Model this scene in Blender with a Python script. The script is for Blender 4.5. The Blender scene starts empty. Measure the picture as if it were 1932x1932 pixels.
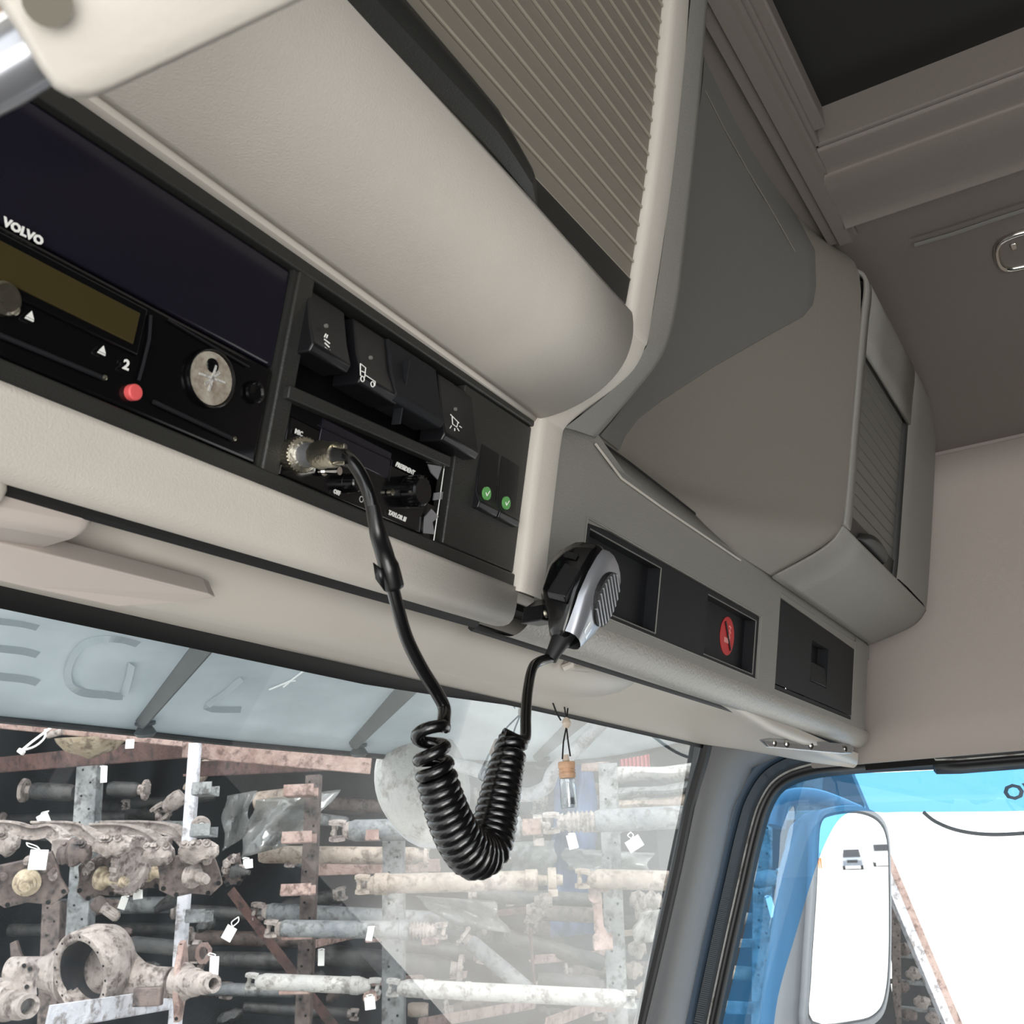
import bpy, bmesh, math, random
import numpy as np
from mathutils import Vector, Matrix
from mathutils.bvhtree import BVHTree

# ------------------------------------------------------------------ camera
F = 1932.0
C0 = 966.0
EYE = Vector((0.0, 0.0, 2.5))           # lens position above the yard (cab floor is about 1.3 m up)
_x = Vector((2200 - C0, 1600 - C0, F)).normalized()
_z = Vector((740 - C0, -4500 - C0, F)).normalized()
_z = (_z - _x * _z.dot(_x)).normalized()
_y = _z.cross(_x)
AX = Matrix((_x, _y, _z))                # rows: cab axes (X across, Y forward, Z up) in camera coordinates
cam_r = Vector((AX[0][0], AX[1][0], AX[2][0]))
cam_d = Vector((AX[0][1], AX[1][1], AX[2][1]))
cam_f = Vector((AX[0][2], AX[1][2], AX[2][2]))
scene = bpy.context.scene
cd = bpy.data.cameras.new('camera')
cam = bpy.data.objects.new('camera', cd)
scene.collection.objects.link(cam)
cd.sensor_width = 36; cd.lens = 36 * F / 1932
cd.clip_start = 0.01; cd.clip_end = 300
cam.matrix_world = Matrix.Translation(EYE) @ Matrix((
    (cam_r[0], -cam_d[0], -cam_f[0]), (cam_r[1], -cam_d[1], -cam_f[1]), (cam_r[2], -cam_d[2], -cam_f[2]))).to_4x4()
cd.dof.use_dof = True; cd.dof.focus_distance = 0.85; cd.dof.aperture_fstop = 40
scene.camera = cam

# ------------------------------------------------------------------ world and exposure
wd = bpy.data.worlds.new('sky'); scene.world = wd; wd.use_nodes = True
bg = wd.node_tree.nodes['Background']
bg.inputs[0].default_value = (0.93, 0.97, 1.0, 1)
bg.inputs[1].default_value = 2.7
sd = bpy.data.lights.new('sun', 'SUN'); sd.energy = 3.0; sd.angle = math.radians(25); sd.color = (1, .97, .93)
sun = bpy.data.objects.new('sun', sd); scene.collection.objects.link(sun)
sun.rotation_euler = Vector((0.62, 0.42, -0.66)).to_track_quat('-Z', 'Y').to_euler()
# added fill light behind and left of the lens, standing in for window daylight
ad = bpy.data.lights.new('left_fill_light', 'AREA'); ad.shape = 'RECTANGLE'; ad.size = .8; ad.size_y = .6; ad.energy = 12.5; ad.color = (1, .975, .94)
al = bpy.data.objects.new('left_fill_light', ad); scene.collection.objects.link(al)
al.location = EYE + Vector((-.62, -.50, -.42)); al.rotation_euler = Vector((.72, .78, .50)).to_track_quat('-Z', 'Z').to_euler()
scene.view_settings.view_transform = 'Standard'
scene.view_settings.look = 'None'
scene.view_settings.exposure = 0.0
scene.view_settings.gamma = 1.0
scene.view_settings.use_curve_mapping = False

# ------------------------------------------------------------------ helpers: pixels to places
def ray(x, y):
    return AX @ Vector((x - C0, y - C0, F))
def on(x, y, ax, v):
    """place seen at a photo pixel, on the plane X, Y or Z = v (cab axes through the eye)"""
    r = ray(x, y); return EYE + r * (v / r['XYZ'.index(ax)])
def near_line(x, y, P, ax='X'):
    """place on the sight line nearest to the line through P along an axis"""
    d = Vector((0, 0, 0)); d['XYZ'.index(ax)] = 1
    r = ray(x, y).normalized(); w = P - EYE
    b = r.dot(d); t = (w.dot(r) - w.dot(d) * b) / (1 - b * b)
    return EYE + r * t
TL = math.radians(11); PD = .34
PN = Vector((0, math.cos(TL), math.sin(TL))); PU = Vector((0, -math.sin(TL), math.cos(TL)))
def pu(x, y):
    r = ray(x, y); p = r * (PD / PN.dot(r)); return p.x, p.dot(PU)
def pp(X, u, e=0.0):
    """place on the fascia plane: across X, up u, e metres towards the driver"""
    return EYE + Vector((X, 0, 0)) + PU * u + PN * (PD - e)
def ppx(x, y, e=0.0):
    r = ray(x, y); return EYE + r * ((PD - e) / PN.dot(r))
hh = ray(C0, C0); HD = Vector((hh.x, hh.y, 0)).normalized(); HR = Vector((HD.y, -HD.x, 0))
def yd(x, y, d):
    """place in the yard on the upright plane d metres ahead"""
    r = ray(x, y); return EYE + r * (d / HD.dot(r))
def pxs(n, p):
    """size in metres of n photo pixels at place p"""
    return n * (p - EYE).dot(cam_f) / F
def cp(r, d, f):
    return cam_r * r + cam_d * d + cam_f * f
def catmull(P, n, closed=False):
    out = []; P = [Vector(p) for p in P]; m = len(P)
    rng = range(m) if closed else range(m - 1)
    for i in rng:
        if closed: p0, p1, p2, p3 = P[i - 1], P[i], P[(i + 1) % m], P[(i + 2) % m]
        else: p0, p1, p2, p3 = P[max(i - 1, 0)], P[i], P[i + 1], P[min(i + 2, m - 1)]
        for k in range(n):
            t = k / n
            out.append(.5 * ((2 * p1) + (p2 - p0) * t + (2 * p0 - 5 * p1 + 4 * p2 - p3) * t * t + (3 * p1 - p0 - 3 * p2 + p3) * t ** 3))
    if not closed: out.append(P[-1])
    return out

# ------------------------------------------------------------------ helpers: materials
def lin(c):
    return tuple(((v / 255) / 12.92 if v / 255 <= .04045 else ((v / 255 + .055) / 1.055) ** 2.4) for v in c) + (1,)
def new_mat(name):
    m = bpy.data.materials.new(name); m.use_nodes = True
    return m, m.node_tree, m.node_tree.nodes['Principled BSDF']
def plain(name, c, rough=.5, metal=0, bump=0, bscale=300, var=0, vscale=20, c2=None, coat=0, spec=.5):
    m, nt, b = new_mat(name)
    b.inputs['Base Color'].default_value = lin(c); b.inputs['Roughness'].default_value = rough
    b.inputs['Metallic'].default_value = metal; b.inputs['Coat Weight'].default_value = coat
    b.inputs['Specular IOR Level'].default_value = spec
    tc = nt.nodes.new('ShaderNodeTexCoord')
    if var or c2:
        n = nt.nodes.new('ShaderNodeTexNoise'); n.inputs['Scale'].default_value = vscale; n.inputs['Detail'].default_value = 6
        n.inputs['Roughness'].default_value = .65
        nt.links.new(tc.outputs['Object'], n.inputs['Vector'])
        r = nt.nodes.new('ShaderNodeValToRGB'); r.color_ramp.elements[0].position = .4; r.color_ramp.elements[1].position = .62
        r.color_ramp.elements[0].color = lin(c)
        r.color_ramp.elements[1].color = lin(c2 if c2 else tuple(min(255, max(0, v * (1 + var))) for v in c))
        nt.links.new(n.outputs['Fac'], r.inputs['Fac']); nt.links.new(r.outputs['Color'], b.inputs['Base Color'])
    if bump:
        n2 = nt.nodes.new('ShaderNodeTexNoise'); n2.inputs['Scale'].default_value = bscale; n2.inputs['Detail'].default_value = 3
        nt.links.new(tc.outputs['Object'], n2.inputs['Vector'])
        bp = nt.nodes.new('ShaderNodeBump'); bp.inputs['Strength'].default_value = bump; bp.inputs['Distance'].default_value = .001
        nt.links.new(n2.outputs['Fac'], bp.inputs['Height']); nt.links.new(bp.outputs['Normal'], b.inputs['Normal'])
    return m
def grime(name, c, c2, c3, rough=.7, sc=7):
    m, nt, b = new_mat(name); N = nt.nodes; K = nt.links; b.inputs['Roughness'].default_value = rough
    tc = N.new('ShaderNodeTexCoord'); n = N.new('ShaderNodeTexNoise'); n.inputs['Scale'].default_value = sc; n.inputs['Detail'].default_value = 9; n.inputs['Roughness'].default_value = .72
    n2 = N.new('ShaderNodeTexNoise'); n2.inputs['Scale'].default_value = sc * 3.1; n2.inputs['Detail'].default_value = 6; n2.inputs['Roughness'].default_value = .7
    K.new(tc.outputs['Object'], n.inputs[0]); K.new(tc.outputs['Object'], n2.inputs[0])
    r = N.new('ShaderNodeValToRGB'); r.color_ramp.elements[0].position = .36; r.color_ramp.elements[0].color = lin(c); r.color_ramp.elements[1].position = .60; r.color_ramp.elements[1].color = lin(c2)
    r2 = N.new('ShaderNodeMapRange'); r2.inputs[1].default_value = .50; r2.inputs[2].default_value = .62; r2.inputs[4].default_value = .85
    mx = N.new('ShaderNodeMix'); mx.data_type = 'RGBA'; mx.inputs['B'].default_value = lin(c3)
    K.new(n.outputs['Fac'], r.inputs[0]); K.new(n2.outputs['Fac'], r2.inputs[0]); K.new(r2.outputs[0], mx.inputs['Factor']); K.new(r.outputs[0], mx.inputs['A']); K.new(mx.outputs['Result'], b.inputs['Base Color'])
    bp = N.new('ShaderNodeBump'); bp.inputs['Strength'].default_value = .9; bp.inputs['Distance'].default_value = .008; K.new(n2.outputs['Fac'], bp.inputs['Height']); K.new(bp.outputs[0], b.inputs['Normal'])
    return m
def clear(name, tint, gloss=.06, film=0.0, filmc=(200, 210, 215), fscale=3.0, rough=.0, stretch=None, blue=None):
    """thin clear sheet: see-through tint, mirror-like sheen, patchy film of dust and haze"""
    m, nt, b = new_mat(name); N = nt.nodes; L = nt.links; N.remove(b)
    out = N['Material Output']
    tr = N.new('ShaderNodeBsdfTransparent'); tr.inputs[0].default_value = tint + (1,)
    gl = N.new('ShaderNodeBsdfGlossy'); gl.inputs['Roughness'].default_value = rough
    mx = N.new('ShaderNodeMixShader')
    fr = N.new('ShaderNodeLayerWeight'); fr.inputs['Blend'].default_value = .25
    mm = N.new('ShaderNodeMath'); mm.operation = 'MULTIPLY_ADD'; mm.inputs[1].default_value = .35; mm.inputs[2].default_value = gloss
    L.new(fr.outputs['Fresnel'], mm.inputs[0]); L.new(mm.outputs[0], mx.inputs[0])
    L.new(tr.outputs[0], mx.inputs[1]); L.new(gl.outputs[0], mx.inputs[2]); last = mx
    if film:
        df = N.new('ShaderNodeBsdfDiffuse'); df.inputs[0].default_value = lin(filmc)
        tl = N.new('ShaderNodeBsdfTranslucent'); tl.inputs[0].default_value = lin(filmc)
        ad = N.new('ShaderNodeMixShader'); L.new(df.outputs[0], ad.inputs[1]); L.new(tl.outputs[0], ad.inputs[2]); ad.inputs[0].default_value = .55
        tc = N.new('ShaderNodeTexCoord'); mp = N.new('ShaderNodeMapping')
        if stretch: mp.inputs['Scale'].default_value = stretch[0]; mp.inputs['Rotation'].default_value = stretch[1]
        L.new(tc.outputs['Object'], mp.inputs[0])
        n = N.new('ShaderNodeTexNoise'); n.inputs['Scale'].default_value = fscale; n.inputs['Detail'].default_value = 5
        L.new(mp.outputs[0], n.inputs['Vector'])
        r = N.new('ShaderNodeMapRange'); r.inputs[1].default_value = .35; r.inputs[2].default_value = .72
        r.inputs[3].default_value = film * .25; r.inputs[4].default_value = film
        L.new(n.outputs['Fac'], r.inputs[0])
        m2 = N.new('ShaderNodeMixShader'); L.new(r.outputs[0], m2.inputs[0]); L.new(last.outputs[0], m2.inputs[1]); L.new(ad.outputs[0], m2.inputs[2]); last = m2
    L.new(last.outputs[0], out.inputs[0])
    return m

M = {}
M['cream'] = plain('cream_plastic', (196, 190, 181), .55, bump=.25, bscale=900, var=.03, vscale=6)
M['cream_soft'] = plain('cream_smooth_plastic', (200, 194, 185), .42, bump=.08, bscale=700)
M['visor_cream'] = plain('pinkish_cream_plastic', (196, 186, 179), .5, bump=.08, bscale=900)
M['grey_trim'] = plain('warm_grey_plastic', (134, 132, 126), .5, bump=.35, bscale=650)
M['grey_side'] = plain('grey_side_plastic', (124, 119, 111), .55, bump=.25, bscale=800)
M['grey_grain'] = plain('grained_grey_plastic', (160, 157, 150), .36, bump=.9, bscale=330)
M['bowl'] = plain('dark_grey_plastic', (104, 103, 101), .42, bump=.2, bscale=900)
M['slat'] = plain('taupe_slat_plastic', (124, 118, 108), .5, bump=.15, bscale=900)
M['slat_line'] = plain('pale_slat_joint', (160, 154, 140), .5)
M['slat2'] = plain('grey_slat_plastic', (112, 110, 106), .5)
M['black'] = plain('black_textured_plastic', (42, 42, 40), .45, bump=.3, bscale=1200)
M['black_smooth'] = plain('black_satin_plastic', (20, 20, 23), .35)
M['black_gloss'] = plain('black_gloss_plastic', (9, 9, 11), .18)
M['charcoal'] = plain('charcoal_panel', (27, 28, 31), .6, spec=.25, bump=.3, bscale=1500)
M['rubber'] = plain('black_rubber', (18, 18, 19), .55)
M['cord'] = plain('black_cord', (10, 10, 11), .22, coat=.3)
M['tape'] = plain('black_tape', (14, 14, 15), .3)
M['screen'] = plain('olive_display', (58, 50, 24), .35)
M['screen_dark'] = plain('dark_display', (26, 24, 34), .12)
M['white_print'] = plain('white_print', (235, 235, 230), .6)
M['red'] = plain('red_button', (222, 92, 92), .5)
M['red_print'] = plain('red_print', (196, 50, 52), .5)
M['pink_print'] = plain('pink_print', (226, 150, 146), .5)
M['green'] = plain('green_print', (98, 164, 92), .6)
M['chrome'] = plain('chrome', (215, 212, 205), .14, metal=1)
M['nickel'] = plain('worn_nickel', (188, 182, 166), .3, metal=1, bump=.4, bscale=600)
M['worn_plate'] = plain('worn_pale_plate', (188, 182, 168), .4, c2=(150, 138, 124), vscale=160, metal=.2)
M['silver'] = plain('silver_paint', (170, 172, 178), .28, metal=.7)
M['headliner'] = plain('grey_headliner', (138, 130, 124), .9, bump=.5, bscale=1500)
M['roof_trim'] = plain('grey_roof_trim', (112, 105, 99), .6, bump=.3, bscale=700)
M['wall_cloth'] = plain('wall_cloth', (176, 166, 159), .95, bump=.6, bscale=1500)
M['hatch'] = plain('dark_hatch_blind', (24, 23, 23), .8)
M['dark'] = plain('dark_void', (10, 10, 10), .9)
M['pillar'] = plain('pillar_grey_plastic', (112, 113, 115), .5, bump=.4, bscale=900)
M['seal_blue'] = plain('blue_grey_seal', (70, 88, 106), .5)
M['wood'] = plain('wooden_cap', (186, 150, 122), .5, var=.15, vscale=80)
M['bead'] = plain('pale_wood_bead', (205, 190, 175), .5)
M['thread'] = plain('black_thread', (16, 16, 16), .7)
M['windscreen'] = clear('windscreen_glass', (.95, .97, .97), .012, film=.055, filmc=(205, 215, 222), fscale=5, stretch=((6, 1, .7), (0, .35, 0)))  # film also paints a pale streaky veil, as from reflections on the glass
M['door_glass'] = clear('door_glass', (.94, .97, .97), .03)
M['bottle_glass'] = clear('bottle_glass', (.9, .93, .93), .22, film=.12)
M['deflector'] = clear('blue_acrylic', (.16, .46, .80), .05, film=.30, filmc=(70, 160, 225), fscale=2.0)
M['lens'] = clear('lamp_lens', (.85, .9, .95), .45, film=.2)
def visor_mat():
    m, nt, b = new_mat('smoked_acrylic'); N = nt.nodes; L = nt.links
    out = N['Material Output']
    tc = N.new('ShaderNodeTexCoord')
    n = N.new('ShaderNodeTexNoise'); n.inputs['Scale'].default_value = 5; n.inputs['Detail'].default_value = 8; n.inputs['Roughness'].default_value = .65
    L.new(tc.outputs['Object'], n.inputs[0])
    r = N.new('ShaderNodeValToRGB'); r.color_ramp.elements[0].color = lin((178, 187, 191)); r.color_ramp.elements[1].color = lin((206, 213, 216))
    r.color_ramp.elements[0].position = .35; r.color_ramp.elements[1].position = .7
    L.new(n.outputs['Fac'], r.inputs[0]); L.new(r.outputs[0], b.inputs['Base Color']); b.inputs['Roughness'].default_value = .35
    tl = N.new('ShaderNodeBsdfTranslucent'); L.new(r.outputs[0], tl.inputs[0])
    mx = N.new('ShaderNodeMixShader'); mx.inputs[0].default_value = .40
    L.new(b.outputs[0], mx.inputs[1]); L.new(tl.outputs[0], mx.inputs[2]); L.new(mx.outputs[0], out.inputs[0])
    return m
M['smoked'] = visor_mat()
M['smoked_letter'] = plain('faded_letter_grey', (160, 171, 178), .4)
M['scratch'] = plain('white_scratch', (240, 244, 246), .6)
M['bracket'] = plain('dark_bracket_paint', (62, 68, 70), .5, var=.1, vscale=30)
M['rust'] = grime('rusty_primer_steel', (128, 102, 94), (170, 148, 140), (92, 72, 66))
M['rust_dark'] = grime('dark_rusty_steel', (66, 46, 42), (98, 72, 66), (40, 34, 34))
M['galv'] = grime('grey_painted_steel', (96, 100, 102), (140, 142, 142), (62, 60, 58))
M['galv_light'] = grime('pale_painted_steel', (176, 178, 186), (206, 206, 212), (120, 112, 108))
M['shaft_grey'] = grime('dusty_grey_shaft', (92, 98, 104), (134, 136, 136), (70, 68, 66), .55)
M['shaft_tan'] = grime('dusty_tan_shaft', (126, 112, 100), (164, 152, 140), (92, 78, 68), .6)
M['shaft_white'] = grime('pale_dusty_shaft', (160, 160, 158), (186, 184, 180), (110, 104, 98), .55)
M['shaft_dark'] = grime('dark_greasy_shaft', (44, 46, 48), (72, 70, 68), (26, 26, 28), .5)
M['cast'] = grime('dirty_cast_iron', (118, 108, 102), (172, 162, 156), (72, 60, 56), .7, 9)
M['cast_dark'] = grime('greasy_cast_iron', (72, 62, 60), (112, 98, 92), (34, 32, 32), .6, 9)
M['cast_in'] = grime('housing_inside', (46, 48, 52), (34, 36, 40), (60, 54, 50), .6)
M['brass'] = grime('yellowed_steel', (146, 130, 106), (190, 178, 156), (96, 82, 68), .45)
M['tag'] = plain('paper_tag', (236, 236, 232), .8)
M['wrap'] = clear('cloudy_plastic_wrap', (.75, .78, .78), .12, film=.75, filmc=(176, 176, 174), fscale=6, rough=.2)
M['tarp'] = plain('blue_tarpaulin', (26, 50, 84), .5, var=.4, vscale=4)
M['red_metal'] = plain('faded_red_sheet', (176, 92, 98), .6, var=.1, vscale=5)
M['white_panel'] = plain('white_panel', (238, 238, 238), .5)
M['shed'] = plain('dark_shed_wall', (30, 31, 33), .9, var=.5, vscale=3)  # near-black colour puts the darkness behind the racks into the walls
M['ground'] = plain('pale_concrete', (198, 196, 192), .9, c2=(176, 172, 166), vscale=.6)
M['mirror'] = plain('mirror_glass', (250, 250, 250), .01, metal=1)
M['mirror_shell'] = plain('mirror_housing_grey', (150, 152, 156), .4, bump=.2, bscale=300)
M['car_white'] = plain('silver_car_paint', (120, 128, 140), .3, coat=.5)
M['orange'] = plain('orange_cloth', (222, 130, 50), .8)
M['floor'] = plain('cab_floor_mat', (46, 44, 43), .9)
M['dash'] = plain('dashboard_plastic', (78, 77, 76), .6)
M['tan_hole'] = plain('shaded_hole', (96, 92, 80), .7)

# ------------------------------------------------------------------ helpers: meshes and objects
COL = scene.collection
def tag(o, label=None, cat=None, group=None, kind=None):
    if label: o['label'] = label
    if cat: o['category'] = cat
    if group: o['group'] = group
    if kind: o['kind'] = kind
    return o
def thing(name, base, label, cat, group=None):
    o = bpy.data.objects.new(name, None); COL.objects.link(o)
    o.empty_display_size = .05; o.location = base; o['base'] = list(base)
    return tag(o, label, cat, group)
def world_loc(o):
    p = Vector(o.location)
    while o.parent: o = o.parent; p += Vector(o.location)
    return p
class MB:
    def __init__(s): s.v = []; s.f = []
    def add(s, vs, fs):
        n = len(s.v); s.v += [Vector(v) for v in vs]; s.f += [tuple(i + n for i in f) for f in fs]; return s
    def box(s, c, ax, ay, az):
        """box round c with half vectors"""
        c, ax, ay, az = map(Vector, (c, ax, ay, az))
        if ax.cross(ay).dot(az) < 0: az = -az
        vs = [c + ax * i + ay * j + az * k for k in (-1, 1) for j in (-1, 1) for i in (-1, 1)]
        return s.add(vs, [(0, 2, 3, 1), (4, 5, 7, 6), (0, 1, 5, 4), (2, 6, 7, 3), (0, 4, 6, 2), (1, 3, 7, 5)])
    def prism(s, pts, ex):
        pts = [Vector(p) for p in pts]; ex = Vector(ex); n = len(pts)
        nrm = Vector((0, 0, 0))
        for i in range(n): nrm += pts[i].cross(pts[(i + 1) % n])
        if nrm.dot(ex) > 0: pts = pts[::-1]
        return s.add(pts + [p + ex for p in pts], [tuple(range(n)), tuple(range(2 * n - 1, n - 1, -1))] +
                     [(i, i + n, (i + 1) % n + n, (i + 1) % n) for i in range(n)])
    def tube(s, P, r, seg=8, cap=True, squash=None):
        P = [Vector(p) for p in P]; n = len(P)
        rs = r if isinstance(r, (list, tuple)) else [r] * n
        T = [(P[min(i + 1, n - 1)] - P[max(i - 1, 0)]).normalized() for i in range(n)]
        u = T[0].orthogonal().normalized() if not squash else (squash[0] - T[0] * squash[0].dot(T[0])).normalized()
        vs = []
        for i in range(n):
            u = (u - T[i] * u.dot(T[i])).normalized(); w = T[i].cross(u)
            for k in range(seg):
                a = 2 * math.pi * k / seg
                vs.append(P[i] + (u * math.cos(a) + w * math.sin(a) * (squash[1] if squash else 1)) * rs[i])
        fs = [(i * seg + k, i * seg + (k + 1) % seg, (i + 1) * seg + (k + 1) % seg, (i + 1) * seg + k) for i in range(n - 1) for k in range(seg)]
        if cap: fs += [tuple(range(seg - 1, -1, -1)), tuple(range((n - 1) * seg, n * seg))]
        return s.add(vs, fs)
    def lathe(s, p, ax, prof, seg=20, cap=True):
        p, ax = Vector(p), Vector(ax).normalized()
        u = ax.orthogonal().normalized(); w = ax.cross(u); vs = []
        for t, r in prof:
            for k in range(seg):
                a = 2 * math.pi * k / seg; vs.append(p + ax * t + (u * math.cos(a) + w * math.sin(a)) * max(r, 1e-5))
        n = len(prof)
        fs = [(i * seg + k, i * seg + (k + 1) % seg, (i + 1) * seg + (k + 1) % seg, (i + 1) * seg + k) for i in range(n - 1) for k in range(seg)]
        if cap: fs += [tuple(range(seg - 1, -1, -1)), tuple(range((n - 1) * seg, n * seg))]
        return s.add(vs, fs)
    def grid(s, rows):
        n, m = len(rows), len(rows[0])
        return s.add([p for r in rows for p in r], [(i * m + j, i * m + j + 1, (i + 1) * m + j + 1, (i + 1) * m + j) for i in range(n - 1) for j in range(m - 1)])
    def loft(s, rings, cap=True):
        m = len(rings[0]); n = len(rings)
        fs = [(i * m + k, i * m + (k + 1) % m, (i + 1) * m + (k + 1) % m, (i + 1) * m + k) for i in range(n - 1) for k in range(m)]
        if cap: fs += [tuple(range(m - 1, -1, -1)), tuple(range((n - 1) * m, n * m))]
        return s.add([p for r in rings for p in r], fs)
    def build(s, name, mat, parent=None, smooth=35, bevel=0, thick=0, off=0, fix=True, sub=0):
        me = bpy.data.meshes.new(name)
        base = world_loc(parent) if parent else Vector((0, 0, 0))
        me.from_pydata([v - base for v in s.v], [], s.f); me.update()
        if fix:
            bm = bmesh.new(); bm.from_mesh(me); bmesh.ops.recalc_face_normals(bm, faces=bm.faces); bm.to_mesh(me); bm.free()
        me.materials.append(M[mat] if isinstance(mat, str) else mat)
        o = bpy.data.objects.new(name, me); COL.objects.link(o)
        if parent: o.parent = parent
        if smooth:
            for p in me.polygons: p.use_smooth = True
            me.set_sharp_from_angle(angle=math.radians(smooth))
        if thick:
            md = o.modifiers.new('thickness', 'SOLIDIFY'); md.thickness = thick; md.offset = off
        if bevel:
            md = o.modifiers.new('bevel', 'BEVEL'); md.width = bevel; md.segments = 3; md.limit_method = 'ANGLE'; md.angle_limit = math.radians(40)
            md.harden_normals = False
        if sub:
            md = o.modifiers.new('sub', 'SUBSURF'); md.levels = sub; md.render_levels = sub
        return o
def solo(o, label, cat, group=None):
    """a thing that is one mesh: origin to its own lowest middle"""
    me = o.data; xs = [v.co for v in me.vertices]
    c = sum(xs, Vector((0, 0, 0))) / len(xs); c.z = min(v.z for v in xs)
    me.transform(Matrix.Translation(-c)); o.location = Vector(o.location) + c
    return tag(o, label, cat, group)
def struct(o): o['kind'] = 'structure'; return o
def pbox(name, mat, parent, X0, X1, u0, u1, e0, e1, bevel=0):
    b = MB(); b.box((pp(X0, u0, e0) + pp(X1, u1, e1)) / 2, Vector(((X1 - X0) / 2, 0, 0)), PU * ((u1 - u0) / 2), PN * ((e1 - e0) / 2))
    return b.build(name, mat, parent, bevel=bevel)
def pquad(px):   # four photo pixels to X0, X1, u0, u1 on the fascia plane
    q = [pu(*p) for p in px]; return min(a[0] for a in q), max(a[0] for a in q), min(a[1] for a in q), max(a[1] for a in q)
def text(s_, name, mat, parent, o, rx, up, size, ext=.0002, bold=0, shear=0, align='LEFT', sx=1.0):
    cu = bpy.data.curves.new(name, 'FONT'); cu.body = s_; cu.size = size; cu.extrude = ext; cu.offset = bold; cu.shear = shear
    cu.align_x = align; cu.resolution_u = 2
    t = bpy.data.objects.new(name, cu); COL.objects.link(t)
    bpy.context.view_layer.update()
    me = bpy.data.meshes.new_from_object(t.evaluated_get(bpy.context.evaluated_depsgraph_get())); bpy.data.objects.remove(t)
    rx = Vector(rx).normalized(); up = (Vector(up) - rx * Vector(up).dot(rx)).normalized(); n = rx.cross(up)
    base = world_loc(parent) if parent else Vector((0, 0, 0))
    Mx = Matrix((rx * sx, up, n)).transposed().to_4x4(); Mx.translation = Vector(o) - base
    me.transform(Mx); me.materials.clear(); me.materials.append(M[mat])
    ob = bpy.data.objects.new(name, me); COL.objects.link(ob); ob.parent = parent
    return ob

# ================================================================== the cab: ceiling, wall, windows
XV = Vector((1, 0, 0)); YV = Vector((0, 1, 0)); ZV = Vector((0, 0, 1))
def L(x, y, z): return EYE + Vector((x, y, z))
# side wall + headliner profile (X, Z), swept front to back
prof = [(.826, .670), (.828, .626), (.836, .620), (.862, .618), (.869, .611), (.935, .611), (.946, .606), (.957, .617), (.985, .622), (1.10, .630), (1.20, .625), (1.30, .606), (1.38, .585), (1.44, .562), (1.48, .545)]
fine = [Vector((a, 0, b)) for a, b in prof]
cf_ = catmull(fine, 3); b = MB(); b.grid([[L(p.x, y, p.z) for y in (.150, -.1, -.9, -1.6)] for p in cf_]); b.grid([[L(p.x, y, p.z) for y in (.31, .150)] for p in cf_ if p.x > .97])
ceil_o = struct(b.build('ceiling', 'roof_trim', smooth=60)); ceil_o.name = 'ceiling'
b = MB(); b.tube([on(x, y, 'Z', .6195) for x, y in [(1725, 462), (1800, 440), (1870, 416), (1932, 396), (2100, 345)]], .0022, 6); b.build('crease_mark', 'bowl', ceil_o)
# roof in front of the hatch and left of it
b = MB()
b.grid([[L(x, y, z) for y, z in ((.32, .622), (.176, .622), (.1745, .614), (.165, .614), (.1635, .610), (.150, .610), (.147, .617), (.144, .617), (.142, .67))] for x in (-1.0, .3, .832, .86, .98)])
struct(b.build('trim_1', 'roof_trim'))
b = MB(); b.box(L(.15, -.42, .668), XV * .72, YV * .60, ZV * .006)
struct(b.build('trim_2', 'hatch'))
# thin frame edge round the roof hatch
b = MB(); b.box(L(.826, -.45, .645), XV * .003, YV * .60, ZV * .022); b.box(L(.17, .143, .645), XV * .66, YV * .003, ZV * .022)
b.box(L(.72, .136, .640), XV * .09, YV * .006, ZV * .012)
struct(b.build('trim_3', 'roof_trim', bevel=.002))
# a recessed screw in the ceiling
sp = on(1893, 318, 'Z', .617)
sc_ = thing('screw_cover', sp, 'small round recessed screw cover in the grey ceiling above the chrome hook', 'screw cover')
b = MB(); b.lathe(sp + ZV * .004, -ZV, [(0, .006), (.0065, .0095), (.0075, .0085), (.007, .006)], 20, cap=False); b.build('rim', 'roof_trim', sc_)
b = MB(); b.lathe(sp + ZV * .006, -ZV, [(0, .004), (.003, .0055), (.009, .004), (.0092, 0)], 14); b.build('screw', 'dark', sc_)
# wall: upper and lower cloth with a seam between
b = MB(); b.grid([[L(1.48 + .022 * math.sin(math.pi * min(1, (z - .12) / .42)) * .6, y, z) for y in (.40, .2, 0, -.5, -1.6)] for z in np.linspace(.125, .538, 9)])
w = struct(b.build('wall_right', 'wall_cloth', thick=.01, smooth=60))
b = MB(); b.grid([[L(x, y, z) for y in (.40, .2, 0, -.5, -1.6)] for x, z in ((1.488, .541), (1.484, .575), (1.470, .60), (1.44, .62))])
b.build('upper_wall_cloth', 'wall_cloth', w, smooth=60)
b = MB(); b.grid([[L(1.535, y, z) for y in (.34, -1.6)] for z in (.12, .3, .66)]); b.grid([[L(1.495, y, z) for y in (.36, -1.6)] for z in (.52, .56)])
b.build('wall_backing', 'dark', w, smooth=0, thick=.006)  # unseen backing added to stop light leaking at the wall seam
# added dark sheets behind the console, unseen, keep daylight out of its gaps
b = MB(); b.grid([[L(x, y, z) for x in (-1.0, 0, 1.53)] for y, z in ((.345, .172), (.44, .20), (.44, .72), (-1.6, .72))]); b.grid([[L(1.54, y, z) for y in (.44, -1.6)] for z in (.15, .72)])
struct(b.build('trim_8', 'dark', smooth=0, thick=.004))

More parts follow.
